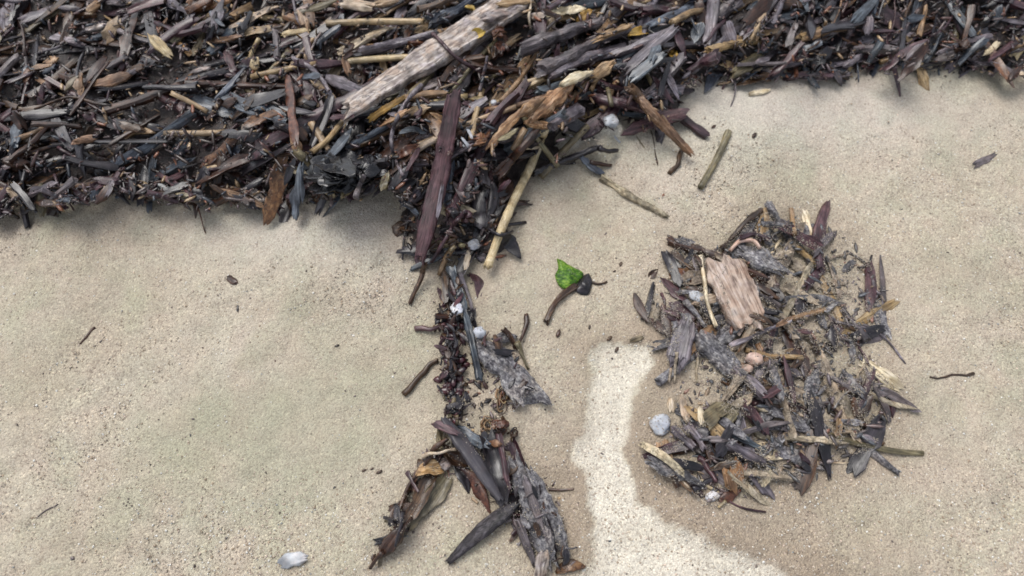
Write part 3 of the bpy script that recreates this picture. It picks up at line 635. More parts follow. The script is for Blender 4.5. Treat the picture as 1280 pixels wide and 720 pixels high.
H('wood_splinter', 'wood_splinter', [(556, 197), (574, 188), (592, 178)], 14, 'lilac', "frayed lilac splinter crossing right of the plum plank", 'wood splinter')
for k, (a, b) in enumerate((((571, 176), (580, 183)), ((577, 172), (588, 186)), ((584, 160), (590, 172)))):
    H('wood_fibre', 'wood_splinter', [a, b], 4, 'white', "white fibre tuft on the frayed lilac splinter, " + ("left one", "middle one", "upper right one")[k], 'wood fibre', lift=.003)
tuft((602, 174), 18, ['rust', 'orange', 'rust'], 9, "rusty crumpled weed halfway between plum plank and pale reed")
H('twig', 'twig', [(602, 155), (622, 135), (646, 110)], 5, 'plum', "thin plum twig above the rusty crumpled weed", 'twig', lift=.004)
H('dead_leaf', 'dead_leaf', [(568, 226), (576, 240), (583, 254)], 13, 'grey', "grey leaf right of the plum plank's middle", 'leaf')
H('bark_strip', 'bark_strip', [(603, 206), (605, 222), (612, 236)], 11, 'grey', "small grey bark piece under the rusty crumpled weed", 'bark')
H('wood_splinter', 'wood_splinter', [(613, 184), (628, 164), (648, 144), (668, 127)], 11, 'orange', "cream and orange splinter left of the orange husks", 'wood splinter', lift=.004)
H('dead_leaf', 'dead_leaf', [(622, 176), (634, 170), (648, 160)], 10, 'olive', "olive leaf beside the orange splinter", 'leaf')
H('seed_husk', 'spindle', [(662, 152), (680, 132), (700, 118), (718, 104)], 22, 'orange', "large orange tan husk above the pale reed", 'seed husk', lift=.006)
H('seed_husk', 'spindle', [(648, 146), (664, 134), (682, 122)], 12, 'orange', "slim orange tan husk left of the large one", 'seed husk', lift=.006)
H('seed_husk', 'spindle', [(656, 153), (676, 156), (700, 158)], 12, 'orange', "small brownish husk across the head of the pale reed", 'seed husk', lift=.005)
H('seed_husk', 'spindle', [(700, 107), (718, 98), (742, 91)], 12, 'cream', "cream yellow husk above the large orange husk", 'seed husk', lift=.004)
H('plank', 'plank', [(568, 116), (557, 172), (546, 232), (524, 324)], 22, 'plumplank', "big plum brown plank standing out down to the heap's tip", 'plank', lift=.010)
H('wood_splinter', 'wood_splinter', [(553, 232), (550, 252), (547, 272)], 6, 'lilac', "thin lilac sliver along the right side of the plum plank", 'wood splinter', lift=.006)
H('reed_stem', 'reed_stem', [(680, 163), (668, 194), (654, 228), (630, 284), (611, 335)], 12, 'palereed', "long pale reed slanting from the heap down to the sand", 'reed', jag=.9, lift=.013, drape=.8)
H('dead_leaf', 'dead_leaf', [(628, 292), (638, 304), (651, 323)], 18, 'black', "pointed black leaf across the foot of the long pale reed", 'leaf', lift=.003)
H('twig', 'twig', [(612, 286), (624, 296), (640, 292)], 6, 'black', "black twig crossing the long pale reed near its foot", 'twig', lift=.003)
H('twig', 'twig', [(582, 264), (562, 288), (537, 327)], 6, 'plum', "thin plum grey twig over the brown bladder weed", 'twig', lift=.002)
Lm('shell_fragment', (592, 306), 15, 15, 30, 'white', "white shell bit at the heap's tip left of the reed's foot", 'shell', hratio=.5, rough=.2)
Lm('shell_fragment', (601, 319), 13, 17, 10, 'lilac', "lilac shell bit just below the white one", 'shell', hratio=.5, rough=.2)
H('wood_chip', 'wood_chip', [(586, 313), (582, 337)], 8, 'cream', "cream peg standing at the very tip of the heap", 'wood chip')
H('stick', 'stick', [(532, 329), (525, 350), (512, 379)], 7, 'brown', "brown crooked stick on the sand below the plum plank's foot", 'stick')
# --- middle top
tuft((621, 42), 18, ['rust', 'rust', 'orange'], 9, "rust red crumpled weed right of the pale plank's upper half")
tuft((626, 64), 18, ['rust', 'rust', 'brown'], 8, "rust brown crumpled weed just below the rust red one")
H('dead_leaf', 'dead_leaf', [(585, 50), (596, 43), (607, 38)], 12, 'yellow', "yellow leaf scrap on the pale plank's upper half", 'leaf')
H('wood_splinter', 'wood_splinter', [(604, 24), (622, 18), (640, 17)], 15, 'pale', "pale pinkish slab at the upper end of the plank", 'wood splinter')
H('wood_splinter', 'wood_splinter', [(624, 6), (644, 3), (664, 2)], 12, 'tan', "tan splinter at the top edge right of the plank", 'wood splinter')
H('dead_leaf', 'dead_leaf', [(582, 7), (590, 11), (598, 14)], 11, 'yellow', "small yellow leaf over the thick blue grey stick", 'leaf', lift=.004)
H('twig', 'twig', [(541, 42), (574, 72), (602, 92)], 5, 'plum', "thin plum twig lying over the pale plank", 'twig', lift=.010)
H('twig', 'twig', [(627, 127), (655, 97), (676, 68)], 7, 'tan', "tan grey twig slanting left of the two grey logs", 'twig', lift=.004)
H('twig', 'twig', [(600, 114), (606, 92), (609, 70)], 5, 'lilac', "lilac twig standing below the rust red weed", 'twig', lift=.003)
H('seaweed_blade', 'blade', [(616, 100), (628, 97), (642, 100)], 10, 'grey', "small grey oval blade under the tan grey twig", 'seaweed')
H('stick', 'stick', [(652, 62), (690, 47), (722, 34), (750, 26)], 18, 'grey', "upper of the two thick grey logs right of the rust weed", 'log', lift=.005)
H('stick', 'stick', [(674, 87), (704, 74), (732, 60), (790, 36)], 18, 'grey', "lower of the two thick grey logs, tapering up right", 'log', lift=.005)
H('wood_splinter', 'wood_splinter', [(745, 50), (768, 40), (790, 31)], 12, 'tan', "tan splinter on the upper end of the lower grey log", 'wood splinter', lift=.005)
H('wood_splinter', 'wood_splinter', [(740, 98), (752, 88), (766, 79)], 14, 'tan', "tan split piece right of the cream yellow husk", 'wood splinter')
H('dead_leaf', 'dead_leaf', [(786, 43), (801, 40), (817, 37)], 12, 'yellow', "yellow leaf touching the end of the lower grey log", 'leaf', lift=.004)
H('dead_leaf', 'dead_leaf', [(684, 20), (708, 13), (733, 11)], 12, 'cream', "cream leaf above the upper grey log", 'leaf', lift=.004)
H('dead_leaf', 'dead_leaf', [(720, 26), (729, 20), (741, 12)], 12, 'yellow', "bright yellow leaf right of the cream leaf at the top", 'leaf', lift=.003)
H('twig', 'twig', [(664, -6), (662, 14), (665, 36)], 4, 'cream', "cream sliver standing up near the top edge", 'twig', lift=.003)
H('stick', 'stick', [(802, 15), (817, 12), (834, 14)], 14, 'plum', "stubby plum stick near the top edge, right half", 'stick')
H('wood_splinter', 'wood_splinter', [(762, 2), (778, 7), (796, 12)], 13, 'plum', "plum splinter left of the stubby plum stick", 'wood splinter')
H('twig', 'twig', [(840, 28), (858, 20), (879, 14)], 9, 'tan', "tan twig between stubby plum stick and lilac slats", 'twig', lift=.002)
# --- right end of the heap
H('plank', 'plank', [(892, -6), (889, 26), (886, 58)], 15, 'lilac', "upright lilac slat at the top right", 'slat', lift=.004)
H('twig', 'twig', [(906, 26), (895, 38), (882, 54)], 5, 'plum', "plum pink twig beside the upright lilac slat", 'twig', lift=.006)
H('seaweed_blade', 'blade', [(878, 28), (872, 40), (866, 54)], 15, 'slate', "teal grey blade left of the upright lilac slat", 'seaweed')
H('plank', 'plank', [(906, 30), (913, 52)], 19, 'lilac', "short broad lilac slat right of the upright one", 'slat')
H('seaweed_blade', 'blade', [(846, 36), (850, 54), (858, 74)], 13, 'plum', "plum blade pointing down left of the teal blade", 'seaweed')
H('dead_leaf', 'dead_leaf', [(832, 60), (840, 68), (848, 76)], 11, 'yellow', "yellow leaf scrap under the plum blade", 'leaf')
H('plank', 'plank', [(842, 36), (812, 62), (784, 88)], 17, 'lilac', "long lilac slat slanting down left at the right end", 'slat', lift=.003)
H('plank', 'plank', [(828, 66), (810, 82), (790, 98)], 14, 'slate', "slate slat just below the long lilac slat", 'slat', lift=.002)
H('seaweed_blade', 'blade', [(826, 84), (838, 102), (849, 125)], 10, 'lilac', "pale lilac blade hanging over the sand at the heap's right", 'seaweed', lift=.002)
H('seaweed_blade', 'blade', [(816, 96), (828, 112), (843, 130)], 9, 'plum', "plum blade left of the pale lilac blade", 'seaweed')
H('seaweed_blade', 'blade', [(775, 86), (781, 100), (790, 118)], 13, 'lilac', "lilac blade below the slats, above the pale stick", 'seaweed')
H('stick', 'stick', [(742, 122), (780, 130), (818, 138)], 15, 'plum', "dark plum log lying under the pale grey stick", 'log')
H('stick', 'stick', [(788, 110), (814, 138), (840, 164), (866, 191)], 13, 'tan', "tan grey stick reaching out onto the sand at the right", 'stick', lift=.002)
H('stick', 'stick', [(886, 63), (922, 54), (962, 52)], 10, 'tan', "pinkish tan stick lying level at the top right", 'stick', lift=.003)
H('seaweed_blade', 'blade', [(904, 72), (893, 92), (880, 115)], 17, 'slate', "teal grey blade pointing down onto the sand", 'seaweed', lift=.001)
H('stick', 'stick', [(898, 70), (882, 76), (864, 86)], 15, 'plum', "short dark plum stick left of the teal blade", 'stick')
H('wood_splinter', 'wood_splinter', [(916, 92), (936, 80), (952, 66)], 14, 'olive', "olive grey splinter right of the teal blade", 'wood splinter')
H('wood_chip', 'wood_chip', [(936, 118), (962, 112)], 9, 'cream', "cream chip on the sand at the right edge", 'wood chip')
H('dead_leaf', 'dead_leaf', [(920, 106), (940, 102), (964, 100)], 10, 'brown', "dark leaf lying along the heap's foot at the right", 'leaf')
H('seaweed_blade', 'blade', [(790, 156), (800, 174), (814, 194)], 9, 'olive', "olive blade under the tan grey stick, left one", 'seaweed')
H('seaweed_blade', 'blade', [(812, 154), (820, 178), (822, 207)], 10, 'brown', "brown blade under the tan grey stick, right one", 'seaweed')
H('twig', 'twig', [(852, 188), (848, 202), (838, 217)], 7, 'brown', "brown twig below the end of the tan grey stick", 'twig')
# --- pieces on the sand tongue
H('stick', 'stick', [(664, 216), (700, 203), (732, 190), (752, 184)], 12, 'black', "black stick running out of the heap under the pale sand lip", 'stick', lift=.006)
H('twig', 'twig', [(748, 185), (760, 190), (772, 188)], 7, 'black', "black twig at the tip of the black stick", 'twig', lift=.003)
H('wood_chip', 'wood_chip', [(726, 196), (740, 208), (754, 218)], 10, 'slate', "slate chip half buried under the black stick", 'wood chip')
H('twig', 'twig', [(738, 202), (750, 206), (764, 208)], 6, 'brown', "brown twig between black stick and slate chip", 'twig')
Lm('pebble', (764, 151), 18, 19, 0, 'white', "bluish white pebble at the heap's edge above the sand lip", 'pebble', hratio=.6, rough=.2, freq=1.1)
H('twig', 'twig', [(762, 164), (770, 172), (776, 178)], 5, 'white', "white shell sliver below the bluish white pebble", 'shell')
Lm('pebble', (617, 128), 8, 8, 0, 'white', "tiny white pebble between plum twig and tan grey twig", 'pebble', lift=.004)
H('reed_stem', 'reed_stem', [(911, 164), (894, 198), (874, 234)], 9, 'olive', "olive reed lying alone on the sand at the right", 'reed')
H('stick', 'stick', [(752, 222), (790, 247), (834, 271)], 11, 'sandtan', "sandy tan stick half buried on the open sand", 'stick', sink=.42, straight=True)
# --- green leaf group
def outline_leaf(name, poly, mat, label, cat, th=.0012, dome=.004):
    c = np.mean(poly, 0); P = ground([p[0] for p in poly], [p[1] for p in poly], float(hat(*ground([c[0]], [c[1]])[0][:2]))+.004)
    c3 = P.mean(0); n = len(P); rings = 6; V = []; F = []
    for top in (1, 0):
        for r in range(rings+1):
            for i in range(n):
                u = r/rings; p = c3+(P[i]-c3)*u
                zz = float(hat(p[0], p[1]))*.6+float(hat(c3[0], c3[1]))*.4+.0015+dome*(1-u**2)+.0035*mnoise.noise(Vector((p[0]*130, p[1]*130, 3)))+(th if top else 0)
                V.append((p[0]-c3[0], p[1]-c3[1], zz-c3[2]))
    k = (rings+1)*n
    for r in range(rings):
        for i in range(n):
            j = (i+1) % n; a, b, d, e = r*n+i, r*n+j, (r+1)*n+j, (r+1)*n+i
            F += [(a, e, d, b), (k+a, k+b, k+d, k+e)]
    for i in range(n): j = (i+1) % n; F.append((rings*n+i, k+rings*n+i, k+rings*n+j, rings*n+j))
    o = link(name, mkmesh(name, V, F, M[mat]), c3); tag(o, label, cat); LAND.append((c[0], c[1], label)); return o
outline_leaf('green_leaf', catmull([(696, 322), (706, 327), (718, 333), (730, 341), (723, 351), (714, 361), (704, 360), (697, 354), (694, 343), (698, 334), (696, 322)], 31)[:-1], 'green', "bright green leaf lying on the open sand", 'leaf')
outline_leaf('bark_flake', catmull([(736, 342), (740, 352), (736, 367), (726, 368), (719, 362), (724, 352), (730, 344), (736, 342)], 25)[:-1], 'black', "dark flake tucked against the green leaf", 'bark flake', th=.002, dome=.005)
bpy.context.view_layer.update(); crust(bpy.data.objects['green_leaf'], 90, cols=((.45, .40, .30), (.25, .25, .14), (.35, .33, .22)))
H('twig', 'twig', [(737, 352), (748, 354), (759, 352)], 3.6, 'brown', "tiny twig pointing right from the dark flake", 'twig')
H('stick', 'stick', [(720, 357), (704, 368), (692, 380), (683, 402)], 9, 'brown', "crooked dark stick running down left from the green leaf", 'stick', prof='taper')
Q = [("dark seed on the sand upper right of the green leaf", (776, 330), 6), ("tiny dark grain below the seed right of the green leaf", (768, 339), 4), ("dark oblong seed below the crooked dark stick", (698, 417), 9), ("dark seed just above the pale dry sand, left one", (762, 423), 7),
     ("dark seed at the top edge of the pale dry sand", (771, 437), 7), ("tiny dark seed between green leaf and pale sand", (737, 409), 5), ("left of three dark seeds on the lower left sand", (455, 588), 5), ("middle of three dark seeds on the lower left sand", (465, 586), 4), ("right and largest of three dark seeds on the lower left sand", (474, 590), 7),
     ("tiny dark seed on the sand at the far left", (421, 432), 5), ("tiny dark pebble left of the olive reed", (892, 158), 6), ("dark pebble right of the olive reed", (943, 169), 8)]
for lb, c, s_ in Q:
    o = lump('seed', c, s_*1.25, s_*.6, random.uniform(20, 80), 'brown', hratio=.7, sub=2); tag(o, lb, 'seed', 'scattered seeds and dark grit')
H('wood_chip', 'wood_chip', [(788, 426), (803, 421)], 6, 'olive', "small olive fragment above the pale dry sand", 'wood chip')
# --- the chain down the middle
H('dead_leaf', 'dead_leaf', [(588, 340), (600, 352), (598, 374)], 18, 'plum', "dark plum leaf at the head of the middle chain", 'leaf')
H('dead_leaf', 'dead_leaf', [(592, 384), (588, 400), (596, 418)], 14, 'black', "black leaf right of the long dark stick", 'leaf')
H('bark_strip', 'bark_strip', [(560, 344), (562, 366), (566, 392)], 10, 'brown', "brown bark strip along the dark stick's upper left side", 'bark')
H('wood_splinter', 'wood_splinter', [(552, 372), (560, 386), (566, 398)], 5, 'tan', "tan splinter left of the white shell", 'wood splinter')
H('bark_strip', 'bark_strip', [(567, 396), (563, 430), (566, 470), (567, 528)], 17, 'black', "dark bark strip under the column of wine red bladders", 'bark')
bladder_cluster([(566, 402), (563, 430), (566, 460), (566, 490)], 84, 15, ['wine', 'plum', 'wine', 'brown', 'black', 'black'], "wine red bladder weed forming the upper middle chain", size=(5, 11), sink=.7)
bladder_cluster([(564, 494), (566, 510), (568, 528)], 24, 8, ['black', 'olive', 'black', 'wine'], "blackish green bladder weed low in the middle chain", size=(5, 9), sink=.75)
H('stick', 'stick', [(574, 342), (583, 366), (590, 386)], 6, 'lilac', "thin pale streaked stick beside the blue black one's head", 'stick', lift=.002)
H('twig', 'twig', [(519, 411), (536, 409), (556, 402)], 7, 'plum', "plum twig sticking out left of the bladder weed", 'twig')
H('twig', 'twig', [(504, 493), (522, 471), (536, 460), (550, 453)], 8, 'brown', "bent brown twig sticking out low left of the bladder weed", 'twig')
c1 = H('driftwood_chunk', 'wood_splinter', [(594, 426), (612, 444), (634, 464), (660, 497)], 34, 'sandy', "grey sand crusted wood chunk in the middle chain", 'driftwood', sink=.1, prof='point'); crust(c1, 2600)
c2 = H('driftwood_chunk', 'spindle', [(616, 424), (630, 421), (645, 420)], 13, 'sandy', "small sandy wood knob on top of the grey chunk", 'driftwood'); crust(c2, 350)
H('stick', 'stick', [(630, 412), (638, 420), (644, 436)], 8, 'brown', "dark stub between sandy knob and upright twig", 'stick')
H('twig', 'twig', [(658, 393), (652, 412), (647, 430)], 6, 'brown', "upright brown twig right of the sandy chunk", 'twig', lift=.002)
H('twig', 'twig', [(646, 428), (654, 442), (662, 461)], 7, 'olive', "olive twig hanging below the upright brown twig", 'twig')
H('stick', 'stick', [(564, 336), (574, 366), (584, 402), (599, 472)], 11, 'slate', "long straight blue black stick down the middle chain", 'stick', straight=True, lift=.005)
Lm('shell_fragment', (571, 386), 15, 17, 20, 'white', "jagged white shell on the blue black stick", 'shell', hratio=.5, rough=.26, lift=.012)
Lm('pebble', (599, 416), 15, 14, 0, 'white', "round white pebble on the sandy wood chunk", 'pebble', hratio=.7, rough=.2, lift=.003)
def tangle(c, n, r, mats, label, cat):
    root = bpy.data.objects.new("root_tangle", None); C.objects.link(root); g = ground([c[0]], [c[1]], .01)[0]; root.location = (g[0], g[1], float(hat(g[0], g[1])))
    tag(root, label, cat); LAND.append((c[0], c[1], label)); inv = Matrix.Translation(-Vector(root.location))
    for k in range(n):
        a0 = random.uniform(0, 6.28); rr = random.uniform(.4, 1); x0 = c[0]+random.uniform(-.5, .5)*r[0]; y0 = c[1]+random.uniform(-.6, .6)*r[1]
        pts = [(x0+math.cos(a0+t*random.uniform(.8, 1.3))*r[0]*rr*.6, y0+math.sin(a0+t)*r[1]*rr*.5) for t in (0, .9, 1.8, 2.7, 3.6)]
        SEED[0] += 1; P = catmull(pts, 22); z = .02
        for it in range(3):
            W = ground(P[:, 0], P[:, 1], z); z = hat(W[:, 0], W[:, 1]); z = np.convolve(np.pad(z, 3, 'edge'), np.ones(7)/7, 'valid')+.002+.005*np.sin(np.linspace(0, 3.14, 22))*random.random()
        W = ground(P[:, 0], P[:, 1], z); V, F, o, R = build_strip(W, random.uniform(1.6, 3.0)*.001, 'twig', False, SEED[0]*1.3)
        ob = link("rootlet", mkmesh("rootlet", V, F, M[random.choice(mats)])); place(ob, o, R); mw = ob.matrix_world.copy(); ob.parent = root; ob.matrix_parent_inverse = inv; ob.matrix_basis = mw
    return root
tangle((627, 496), 11, (12, 26), ['rust', 'brown', 'tan'], "brown curly rootlets between sandy chunk and rust red weed", 'roots')
tangle((608, 530), 5, (11, 14), ['tan', 'rust'], "tan curled rootlets left of the rust red weed ball", 'roots')
tuft((626, 531), 20, ['rust', 'pink', 'rust', 'brown'], 11, "small rust red weed ball low in the chain")
tangle((640, 540), 5, (8, 14), ['brown', 'black'], "dark rootlets right of the rust red weed ball", 'roots')
def scraps(pts, n, rad, mats, kinds, rng_=(9, 24)):
    P = catmull(pts, 40)
    for k in range(n):
        c = P[random.randrange(40)]; x, y = c[0]+random.gauss(0, .6)*rad, c[1]+random.gauss(0, .6)*rad*.5; kd = random.choice(kinds); ln = random.uniform(*rng_); a = random.gauss(75, 45)
        wd = ln*{'twig': .16, 'dead_leaf': .45, 'bark_strip': .35, 'wood_splinter': .28, 'stick': .26}[kd]; a = math.radians(a); dx, dy = math.cos(a)*ln/2, -math.sin(a)*ln/2; m_ = random.choice(mats)
        o = lay(NAMES[kd][0], kd, [(x-dx, y-dy), (x+random.uniform(-.15, .15)*ln, y), (x+dx, y+dy)], max(wd, 2.4), m_, lift=.001); FILL.append((o, kd, m_, x, y, ln, wd, math.degrees(a)))
scraps([(568, 350), (562, 400), (564, 460), (566, 530)], 62, 13, ['black', 'brown', 'plum', 'black', 'wine'], ['twig', 'dead_leaf', 'bark_strip', 'wood_splinter'], (7, 19))
scraps([(606, 420), (640, 450), (650, 490), (628, 510)], 16, 14, ['brown', 'grey', 'plum', 'tan'], ['twig', 'bark_strip', 'wood_splinter'], (8, 20))
scraps([(560, 545), (530, 590), (505, 640), (475, 695)], 40, 9, ['brown', 'brown', 'black', 'plum', 'olive', 'rust'], ['twig', 'dead_leaf', 'bark_strip', 'stick'], (10, 34))
scraps([(610, 545), (630, 590), (640, 620), (655, 680)], 36, 12, ['black', 'brown', 'plum', 'grey'], ['twig', 'bark_strip', 'wood_splinter', 'stick'], (10, 34))
# --- the lower fork
H('bark_strip', 'bark_strip', [(608, 548), (620, 582), (630, 628)], 24, 'black', "wet black bark behind the big dark blade", 'bark')
H('bark_strip', 'bark_strip', [(572, 538), (590, 548), (608, 556)], 18, 'slate', "slate grey bark behind the head of the big dark blade", 'bark')
H('dead_leaf', 'dead_leaf', [(572, 584), (590, 606), (612, 642)], 20, 'rust', "dark rusty leaf under the tip of the big dark blade", 'leaf')
H('dead_leaf', 'dead_leaf', [(566, 572), (580, 592), (586, 616)], 18, 'black', "black leaf in the crotch of the lower fork", 'leaf')
H('twig', 'twig', [(560, 548), (546, 562), (534, 580), (516, 606), (504, 642)], 7, 'brown', "long dark twig along the left leg of the fork", 'twig')
H('seaweed_blade', 'bark_strip', [(562, 590), (543, 620), (514, 654)], 21, 'olive', "long olive brown blade down the fork's left leg, right one", 'seaweed')
H('seaweed_blade', 'bark_strip', [(541, 594), (526, 622), (506, 654)], 15, 'brown', "long brown blade down the fork's left leg, left one", 'seaweed')
H('dead_leaf', 'dead_leaf', [(520, 594), (536, 586), (556, 590)], 17, 'orange', "orange brown leaf at the bend of the fork's left leg", 'leaf', lift=.001)
H('dead_leaf', 'dead_leaf', [(550, 556), (572, 574), (586, 582)], 17, 'brown', "brown leaf under the cream stick", 'leaf')
Lm('shell_fragment', (556, 580), 17, 14, 40, 'pale', "pale ragged shell bit below the cream stick", 'shell', hratio=.5, rough=.28)
H('twig', 'twig', [(528, 571), (548, 565), (570, 563)], 5, 'cream', "short cream stick on the fork's left leg", 'stick', lift=.003)
H('dead_leaf', 'dead_leaf', [(493, 630), (495, 642), (497, 656)], 11, 'black', "small upright black leaf left of the fork's left leg", 'leaf')
H('driftwood_chunk', 'spindle', [(506, 654), (490, 678), (474, 698)], 18, 'brown', "ragged dark clump at the foot of the fork's left leg", 'driftwood')
H('twig', 'twig', [(504, 640), (502, 660), (496, 684)], 6, 'black', "black twig over the ragged dark clump", 'twig', lift=.001)
H('twig', 'twig', [(478, 690), (470, 700), (462, 710)], 6, 'brown', "brown twig tip at the very bottom of the left leg", 'twig')
H('twig', 'twig', [(515, 648), (506, 656), (500, 668)], 5, 'brown', "brown twig joining blades and dark clump", 'twig')
H('stick', 'stick', [(623, 542), (630, 576), (638, 612)], 8, 'plum', "slim plum grey stick right of the big dark blade", 'stick', lift=.004)
H('driftwood_chunk', 'shard', [(646, 630), (604, 662), (560, 703)], 21, 'charcoal', "dark spindle shaped driftwood pointing down left", 'driftwood', lift=.001, straight=True)
H('bark_strip', 'bark_strip', [(640, 552), (648, 574), (656, 598)], 13, 'plum', "plum bark above the sand crusted driftwood", 'bark')
H('stick', 'stick', [(648, 650), (656, 676), (668, 706)], 13, 'grey', "grey brown stick along the left side of the crusted driftwood", 'stick')
H('bark_strip', 'bark_strip', [(652, 592), (668, 640), (690, 700)], 34, 'black', "black bark lying under the sand crusted driftwood", 'bark')
c3 = H('driftwood', 'wood_splinter', [(644, 578), (658, 618), (672, 656), (690, 702)], 25, 'sandy', "sand crusted grey driftwood on the fork's right leg, left piece", 'driftwood', lift=.001, prof='chip', jag=1.4); crust(c3, 2000)
c4 = H('driftwood', 'wood_splinter', [(664, 590), (684, 634), (708, 692)], 18, 'sandy', "sand crusted grey driftwood on the fork's right leg, right piece", 'driftwood', sink=.3, prof='chip', jag=1.2); crust(c4, 1400)
H('driftwood', 'wood_splinter', [(656, 600), (668, 632), (682, 672)], 10, 'grey', "thin grey splinter on top of the sand crusted driftwood", 'driftwood', lift=.002)
scraps([(660, 600), (680, 650), (700, 700)], 18, 20, ['grey', 'black', 'brown', 'sandy'], ['twig', 'bark_strip', 'wood_splinter'], (8, 22))
H('wood_chip', 'wood_chip', [(680, 690), (677, 708), (676, 728)], 17, 'pale', "pale broken wood end at the bottom edge", 'wood chip', lift=.002)
H('dead_leaf', 'dead_leaf', [(694, 716), (712, 706), (732, 708)], 14, 'rust', "reddish brown leaf at the bottom edge", 'leaf')
H('dead_leaf', 'dead_leaf', [(706, 684), (708, 698), (702, 708)], 9, 'black', "small black leaf by the foot of the crusted driftwood", 'leaf')
H('wood_chip', 'wood_chip', [(352, 704), (366, 700), (383, 698)], 19, 'white', "white flat piece in the bottom left of the sand", 'shell', sink=.2)
H('driftwood_chunk', 'shard', [(554, 523), (590, 571), (626, 626)], 21, 'slatesmooth', "big smooth dark blade shaped wood at the head of the fork", 'driftwood', straight=True, lift=.004, jag=.3)
# --- the right pile
c5 = H('driftwood_chunk', 'wood_splinter', [(928, 312), (948, 322), (974, 338)], 30, 'sandy', "sandy grey chunk at the right edge under the dark bark", 'driftwood', sink=.35); crust(c5, 900)
H('stick', 'stick', [(834, 300), (860, 311), (890, 320), (956, 350)], 15, 'brown', "long dark brown stick across the top of the right pile", 'stick')
H('stick', 'stick', [(951, 263), (928, 284), (902, 312)], 9, 'brown', "brown stick reaching up right out of the right pile", 'stick')
H('twig', 'twig', [(912, 314), (926, 302), (940, 300), (950, 312)], 6, 'pink', "pinkish arched twig at the top of the right pile", 'twig', lift=.002)
H('stick', 'stick', [(926, 297), (942, 294), (962, 300)], 8, 'plum', "dark plum stick at the right edge above the sandy chunk", 'stick')
H('dead_leaf', 'dead_leaf', [(811, 348), (816, 342), (823, 336)], 9, 'brown', "small brown leaf on the sand left of the right pile", 'leaf')
H('seaweed_blade', 'blade', [(793, 366), (800, 384), (812, 404)], 11, 'brown', "brown pointed blade at the left tip of the right pile", 'seaweed')
H('seaweed_blade', 'blade', [(828, 380), (832, 400), (838, 422)], 13, 'brown', "brown upright blade left of the fibrous grey block", 'seaweed')
H('seaweed_blade', 'blade', [(812, 398), (822, 406), (836, 420)], 10, 'brown', "brown blade linking the left tip to the right pile", 'seaweed')
H('dead_leaf', 'dead_leaf', [(836, 344), (850, 340), (864, 352)], 16, 'rust', "rusty leaf under the long dark stick of the right pile", 'leaf')
H('dead_leaf', 'dead_leaf', [(826, 346), (842, 362), (862, 380)], 16, 'plum', "plum leaf left of the white shell", 'leaf')
H('bark_strip', 'bark_strip', [(834, 384), (850, 392), (868, 408)], 26, 'plum', "broad plum bark plate above the fibrous grey block", 'bark')
c6 = H('driftwood_chunk', 'wood_splinter', [(868, 416), (892, 436), (926, 472)], 30, 'sandy', "dark grey sand crusted log in the middle of the right pile", 'driftwood', prof='chip'); crust(c6, 2600, cols=((.2, .2, .21), (.08, .08, .09), (.42, .40, .38)))
H('plank', 'plank', [(900, 328), (918, 364), (937, 408)], 47, 'paletan', "broad tan wood slab on the right pile", 'wood slab', lift=.006, jag=.5)
Lm('shell_fragment', (871, 371), 21, 15, 150, 'white', "white shell left of the broad tan slab", 'shell', hratio=.5, rough=.18, lift=.003)
H('stick', 'stick', [(877, 378), (886, 394), (897, 411)], 9, 'black', "black stick below the white shell", 'stick', lift=.002)
H('twig', 'twig', [(876, 320), (880, 352), (887, 382), (899, 407)], 5.5, 'cream', "thin cream twig left of the broad tan slab", 'twig', lift=.006)
H('twig', 'twig', [(856, 376), (872, 392), (884, 406)], 8, 'sandy', "sandy grey twig left of the black stick", 'twig', lift=.001)
c7 = H('wood_block', 'plank', [(858, 410), (852, 430), (846, 454)], 28, 'lilac', "fibrous pale grey block on the right pile", 'wood block', jag=1.6, lift=.004)
for k, x in enumerate((838, 846, 872)):
    H('twig', 'twig', [(x, 440), (x-1, 458), (x-2, 478)], 4.5, 'sandtan', ("left", "middle", "right")[k]+" thin root hanging below the fibrous grey block", 'twig')
H('stick', 'stick', [(941, 408), (932, 422), (920, 438)], 12, 'cream', "cream stick below the broad tan slab", 'stick', lift=.003)
H('stick', 'stick', [(930, 400), (938, 396), (956, 402)], 8, 'brown', "short brown stick at the foot of the tan slab", 'stick')
Lm('pebble', (943, 449), 22, 17, 0, 'pink', "larger pink pebble at the right edge of the pile", 'pebble', hratio=.8, lift=.003)
Lm('pebble', (934, 461), 15, 11, 20, 'pink', "smaller pink pebble left of the larger one", 'pebble', hratio=.8, lift=.002)
H('stick', 'stick', [(918, 464), (936, 476), (956, 496)], 14, 'lilac', "lilac stick slanting below the pink pebbles", 'stick', lift=.003)
H('stick', 'stick', [(928, 504), (942, 520), (958, 540)], 14, 'plum', "plum stick at the right edge below the lilac stick", 'stick')
H('stick', 'stick', [(926, 470), (916, 484), (906, 500)], 11, 'sandtan', "sandy tan stick left of the lilac stick", 'stick')
H('wood_chip', 'wood_chip', [(838, 498), (840, 514)], 9, 'cream', "left cream peg above the grey twig", 'wood chip')
H('wood_chip', 'wood_chip', [(853, 496), (858, 526)], 11, 'cream', "middle long cream peg in the right pile", 'wood chip')
H('wood_chip', 'wood_chip', [(875, 508), (877, 530)], 10, 'cream', "right cream peg with a rounded top", 'wood chip', lift=.003)
H('bark_strip', 'bark_strip', [(884, 530), (894, 514), (914, 508)], 16, 'olive', "curled olive bark right of the cream pegs", 'bark')
H('bark_strip', 'bark_strip', [(902, 536), (912, 522), (918, 510)], 13, 'olive', "second curl of olive bark, nearer the right edge", 'bark')
Lm('pebble', (826, 530), 27, 25, 0, 'white', "round bluish white pebble at the left edge of the right pile", 'pebble', hratio=.5, rough=.22, sink=.3, freq=1.1)
